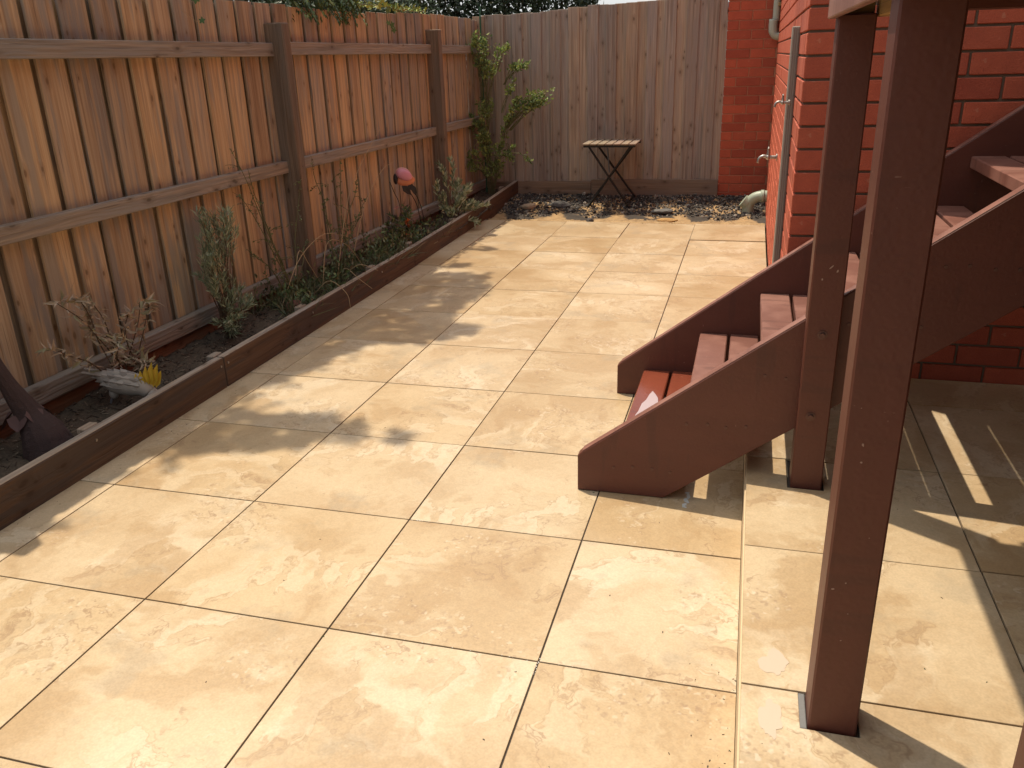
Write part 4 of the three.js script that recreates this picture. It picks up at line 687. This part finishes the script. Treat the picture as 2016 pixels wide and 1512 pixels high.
// ---------------------------------------------------------------- neighbour's tree whose boughs overhang the fence and shade the patio
{
  const t = thing('overhanging_tree', 'feathery neighbouring tree behind the left fence casting dappled shade over the patio', 'tree', [-2.7, -0.05, -3.0]), O = V(-2.7, -0.05, -3.0);
  const polys = [[[-0.95, 0.4], [-0.66, 0.2], [-0.68, -0.14], [-0.66, -0.19], [-0.61, -0.19], [-0.59, -0.22], [-0.59, -0.27], [-0.67, -0.32], [-0.66, -0.39], [-0.63, -0.44], [-0.63, -0.51], [-0.62, -0.6], [-0.66, -0.7], [-0.64, -0.78], [-0.6, -0.84], [-0.58, -0.85], [-0.49, -0.83], [-0.44, -0.9], [-0.35, -0.94], [-0.27, -0.92], [-0.23, -0.96], [-0.14, -1.01], [-0.05, -1.03], [-0.01, -1.08], [0.06, -1.13], [0.12, -1.13], [0.15, -1.18], [0.16, -1.27], [0.09, -1.34], [0.01, -1.38], [-0.02, -1.32], [-0.1, -1.4], [-0.16, -1.42], [-0.21, -1.4], [-0.27, -1.37], [-0.34, -1.31], [-0.44, -1.38], [-0.57, -1.39], [-0.65, -1.39], [-0.65, -1.47], [-0.64, -1.54], [-0.6, -1.62], [-0.53, -1.69], [-0.48, -1.75], [-0.46, -1.85], [-0.43, -1.92], [-0.39, -1.97], [-0.45, -2.06], [-0.41, -2.12], [-0.35, -2.2], [-0.31, -2.3], [-0.25, -2.37], [-0.18, -2.36], [-0.03, -2.39], [-0.01, -2.47], [0.06, -2.45], [0.1, -2.51], [0.19, -2.63], [0.22, -2.7], [0.14, -2.79], [0.04, -2.78], [-0.02, -2.85], [-0.04, -3.03], [-0.01, -3.2], [-0.02, -3.36], [-0.01, -3.5], [0.02, -3.62], [-0.09, -3.76], [-0.08, -3.93], [-0.18, -4.0], [-0.31, -4.0], [-0.53, -3.98], [-0.59, -3.94], [-0.9, -3.8]],
    [[0.24, -1.25], [0.32, -1.28], [0.35, -1.22], [0.32, -1.16]], [[-0.59, -4.19], [-0.49, -4.32], [-0.33, -4.27], [-0.34, -4.17], [-0.54, -4.11]], [[-0.61, -4.86], [-0.51, -4.98], [-0.29, -4.85], [-0.32, -4.76], [-0.55, -4.75]]];
  const inside = (poly, x, z) => { let c = false; for (let i = 0, j = poly.length - 1; i < poly.length; j = i++) { const [xi, zi] = poly[i], [xj, zj] = poly[j]; if ((zi > z) !== (zj > z) && x < (xj - xi) * (z - zi) / (zj - zi) + xi) c = !c; } return c; };
  const L = new Leaves(), C = [[0.07, 0.11, 0.035], [0.10, 0.15, 0.05], [0.05, 0.085, 0.03]], twigs = [], anchors = [];
  // a bough hangs where its shade falls along the sun's rays: pinnate sprays of small leaflets
  const spray = (p, len, dir, n) => { const d = dir.clone().normalize(), e = p.clone().addScaledVector(d, len); twigs.push(tube([p, p.clone().lerp(e, 0.5).add(V(0, 0.012, 0)), e], 0.0025, 0.001, 4, 4)); const s = V().crossVectors(d, V(0, 1, 0)).normalize(); for (let i = 0; i < n; i++) { const q = p.clone().lerp(e, (i + 0.6) / n); for (const sd of [-1, 1]) L.leaf(q, s.clone().multiplyScalar(sd).addScaledVector(d, 0.6).add(V(0, rr(-0.25, 0.15), 0)), V(0, 1, 0).add(rdir().multiplyScalar(0.4)), rr(0.032, 0.055), rr(0.014, 0.021), vary(C[Math.floor(rnd() * 3)])); } };
  const place = (x, z, y) => V(x - 0.33 * y, y, z - 0.215 * y).sub(O);
  polys.forEach((poly, k) => {
    const xs = poly.map((q) => q[0]), zs = poly.map((q) => q[1]); let n = [1750, 16, 18, 18][k];
    for (let i = 0; i < n;) { const x = rr(Math.min(...xs), Math.max(...xs)), z = rr(Math.min(...zs), Math.max(...zs)); if (!inside(poly, x, z)) continue; i++;
      const y = rr(3.1, 4.9), d = rdir(); d.y *= 0.25; d.x += 0.35; const p = place(x, z, y), len = rr(0.06, 0.13); if (!inside(poly, x + d.x * len, z + d.z * len) && rnd() < 0.8) { d.negate(); } if (!inside(poly, x + d.x * len, z + d.z * len)) { i -= rnd() < 0.75 ? 1 : 0; if (rnd() < 0.97) continue; }
      spray(p, len, d, 5); if (i % 40 === 0) anchors.push(p); }
  });
  // the crown over the neighbour's side
  for (let i = 0; i < 420; i++) { const a = rr(0, 6.28), r = Math.sqrt(rnd()) * 1.15, y = rr(2.3, 4.4); const p = V(-2.75 + Math.cos(a) * r, y, -2.6 + Math.sin(a) * r * 2.0).sub(O); if (noise(p.x * 2.2 + 20, p.y * 2 + p.z * 2.2 + 20, 99, 99, 2500) < 0.42) continue; const d = rdir(); d.y *= 0.4; spray(p, rr(0.12, 0.25), d, 7); if (i % 30 === 0) anchors.push(p); }
  part('trunk', tube([[0, 0, 0], [0.05, 0.9, 0.02], [0.0, 1.8, -0.03], [0.1, 2.6, 0.05], [0.15, 3.4, 0.1]], 0.10, 0.045, 10), mStemBrown, t);
  const forks = [V(0.0, 1.8, -0.03), V(0.06, 2.3, 0.02), V(0.1, 2.6, 0.05), V(0.13, 3.0, 0.08)], hubs = [V(0.7, 3.4, 1.4), V(0.8, 3.5, 0.3), V(0.85, 3.6, -0.5), V(0.7, 3.7, 0.9), V(0.2, 3.2, -1.3), V(0.1, 3.4, 1.4), V(-0.5, 3.3, 0.4)];
  hubs.forEach((hub, i) => part('limb', tube(curvePts(forks[i % 4], hub, 0.12), 0.035, 0.012, 7), mStemBrown, t));
  for (const a of anchors) { let b = hubs[0]; for (const hh of hubs) if (hh.distanceTo(a) < b.distanceTo(a)) b = hh; twigs.push(tube(curvePts(b, a, 0.06, 3), 0.006, 0.002, 4, 6)); }
  part('twig', merge(twigs), mStemBrown, t).userData.kind = 'stuff';
  part('foliage', L.build(), mLeaf, t);
}
{ // fern like fronds hanging over the fence top
  const t = thing('fence_top_fronds', 'dark green ferny fronds hanging over the top of the left fence', 'foliage', [-1.3, 1.85, -3.85]);
  const gs = [], L = new Leaves();
  for (let i = 0; i < 60; i++) {
    const z = rr(-0.52, 0.50), p0 = V(rr(-0.12, 0.02), rr(0.0, 0.16), z), e = V(rr(0.10, 0.20), rr(-0.15, 0.02), z + rr(-0.16, 0.10)), pts = [p0, p0.clone().lerp(e, 0.5).add(V(0.02, 0.06, 0)), e]; gs.push(tube(pts, 0.0025, 0.001, 4, 6)); const c = new THREE.CatmullRomCurve3(pts);
    for (let k = 0; k < 14; k++) for (const sd of [-1, 1]) { const q = k / 14, tn = c.getTangent(q), s = V().crossVectors(tn, V(0.3, 1, 0)).normalize().multiplyScalar(sd).addScaledVector(tn, 0.8); L.leaf(c.getPoint(q), s, V(0, 1, 0), rr(0.03, 0.06), rr(0.010, 0.017), vary([[0.05, 0.09, 0.025], [0.09, 0.14, 0.035], [0.20, 0.24, 0.06]][rnd() < 0.15 ? 2 : Math.floor(rnd() * 2)])); }
  }
  part('stem', merge(gs), mStemGreen, t); part('foliage', L.build(), mLeaf, t);
}
{ // creeping vine along the fence top, with a few big leaves
  const t = thing('fence_top_vine', 'yellow green vine trailing along the left fence top with hanging leaves', 'vine', [-1.17, 1.85, -5.0]);
  const gs = [], L = new Leaves(), mI = [[0.07, 0.15, 0.05], [0.10, 0.19, 0.07], [0.32, 0.36, 0.06]].map((c) => std({ color: new THREE.Color(...c), roughness: 0.6, side: THREE.DoubleSide }));
  for (let i = 0; i < 150; i++) { const z = rr(0.55, -0.72); L.leaf(V(rr(-0.06, 0.03), rr(-0.005, 0.03) + (z > 0.05 && z < 0.35 ? rr(0, 0.06) : 0), z), rdir().add(V(0.3, 0.5, 0)), rdir(), rr(0.02, 0.045), rr(0.015, 0.03), vary([[0.30, 0.34, 0.06], [0.20, 0.27, 0.05], [0.38, 0.36, 0.08]][Math.floor(rnd() * 3)])); }
  gs.push(tube([[0, 0.01, 0.6], [0.01, 0.02, 0.2], [0, 0.0, -0.2], [0, 0.01, -0.7]], 0.004, 0.003, 5)); gs.push(tube([[0.02, 0.0, 0.1], [0.03, -0.07, 0.13], [0.03, -0.16, 0.1], [0.02, -0.28, 0.12]], 0.0022, 0.001, 4));
  part('stem', merge(gs), mStemGreen, t); part('foliage', L.build(), mLeaf, t);
  const ivy = (x, y, z, s, m) => { const sh = new THREE.Shape(); const pts = []; for (let i = 0; i < 20; i++) { const a = i / 20 * 6.2832, r = s * (0.75 + 0.25 * Math.cos(a * 5) + (a > 2.6 && a < 3.7 ? -0.2 : 0)); pts.push([Math.cos(a) * r, Math.sin(a) * r]); } pts.forEach(([a, b], i) => i ? sh.lineTo(a, b) : sh.moveTo(a, b)); const g = new THREE.ExtrudeGeometry(sh, { depth: 0.001, bevelEnabled: false }); return part('leaf', g, m, t, [x, y, z], [rr(-0.4, 0.4), 0.7 + rr(-0.4, 0.4), -1.2 + rr(-0.5, 0.5)]); };
  ivy(0.03, -0.115, 0.08, 0.03, mI[0]); ivy(0.03, -0.10, 0.15, 0.022, mI[1]); ivy(0.03, -0.15, 0.05, 0.028, mI[0]); ivy(0.02, 0.06, 0.22, 0.035, mI[2]); ivy(0.02, 0.03, 0.16, 0.03, mI[2]); ivy(0.02, -0.01, 0.12, 0.03, mI[1]); ivy(0.02, 0.01, 0.28, 0.03, mI[2]);
  const tb = thing('ivy_sprig', 'thin tendril with two dark ivy leaves hanging on the left fence', 'vine', [-1.185, 1.74, -2.46]);
  part('stem', tube([[0, 0.14, 0.02], [0.01, 0.03, 0.01], [0, -0.05, 0.02], [0, 0.0, 0.15]], 0.0015, 0.0012, 4), mStraw, tb);
  for (const [y, z, s] of [[0.055, 0.03, 0.026], [-0.045, 0.0, 0.020]]) { const q = ivy(0.01, y, z, s, mI[0]); t.remove(q); tb.add(q); }
}
// ---------------------------------------------------------------- beyond the fences
{
  const t = thing('neighbour_shrubs', 'dark leafy shrubs behind the left fence rising just above its top', 'shrub', [-2.0, -0.05, -4.2]);
  const L = new Leaves(), gs = [];
  for (let i = 0; i < 15000; i++) { const z = rr(2.6, -3.9), x = rr(-0.55, 0.30) - Math.abs(z) * 0.02, y = rr(1.3, 1.98 + 0.2 * noise(z * 2 + 40, 3, 99, 99, 2760)); const d = rdir(); d.x += 0.4; L.leaf(V(x, y, z), d, rdir(), rr(0.05, 0.09), rr(0.022, 0.04), vary([[0.035, 0.06, 0.022], [0.05, 0.085, 0.03], [0.025, 0.045, 0.018]][Math.floor(rnd() * 3)], 0.3)); }
  for (let i = 0; i < 12; i++) { const z = 2.3 - i * 0.5; gs.push(tube([[0, 0, z], [rr(-0.1, 0.1), 1.0, z + rr(-0.1, 0.1)], [rr(-0.2, 0.1), 1.9, z + rr(-0.2, 0.2)]], 0.03, 0.01, 6)); }
  part('stem', merge(gs), mStemBrown, t); part('foliage', L.build(), mLeaf, t);
}
{
  const t = thing('hedge', 'dense dark green hedge standing behind the end fence', 'hedge', [-2.5, 0, -8.75]);
  const L = new Leaves(), gs = [];
  for (let i = 0; i < 34000; i++) { const x = rr(-3.2, 2.32), top = 2.75 + 0.35 * noise(x * 1.5 + 30, 3, 99, 99, 2700) - (x > 1.9 ? (x - 1.9) * 1.9 : 0), y = i < 28000 ? rr(1.5, top) : rr(0.1, 1.5), z = rr(-0.42, 0.48) + 0.12 * noise(x * 4 + 50, y * 4 + 50, 99, 99, 2710); const d = rdir(); d.z += 0.4; d.y -= 0.1; L.leaf(V(x, y, z), d, rdir(), rr(0.05, 0.09), rr(0.025, 0.042), vary([[0.030, 0.052, 0.022], [0.045, 0.07, 0.032], [0.022, 0.04, 0.018]][Math.floor(rnd() * 3)], 0.35)); }
  for (let i = 0; i < 26; i++) { const x = -3.1 + i * 0.21; gs.push(tube([[x, 0, 0], [x + rr(-0.05, 0.05), 1.0, rr(-0.1, 0.1)], [x + rr(-0.1, 0.1), 2.2, rr(-0.2, 0.2)]], 0.03, 0.012, 6)); }
  part('stem', merge(gs), mStemBrown, t); part('foliage', L.build(), mLeaf, t);
}
{
  const t = thing('neighbour_house', 'low pale house with a grey gutter just above the end fence', 'house', [0.6, -0.05, -13.2]);
  part('wall', boxUV(new THREE.BoxGeometry(3.2, 2.05, 2.0).translate(0.6, 1.025, 0)), std({ color: new THREE.Color(0.55, 0.50, 0.42), roughness: 0.9 }), t);
  part('gutter', boxUV(cham(3.5, 0.10, 0.12, 0.02).translate(0.6, 2.16, 1.12)), std({ color: new THREE.Color(0.26, 0.30, 0.33), roughness: 0.5 }), t);
  part('roof', boxUV(prism([[-1.2, 0], [1.2, 0], [0, 0.14]], 3.5, 0.01).rotateY(Math.PI / 2).translate(-1.15, 2.12, 0)), std({ color: new THREE.Color(0.32, 0.33, 0.34), roughness: 0.6 }), t);
}

// ---------------------------------------------------------------- render
const renderer = new THREE.WebGLRenderer({ antialias: true });
renderer.toneMapping = THREE.LinearToneMapping; renderer.toneMappingExposure = EXPOSURE;
renderer.shadowMap.enabled = true;
renderer.render(scene, camera);
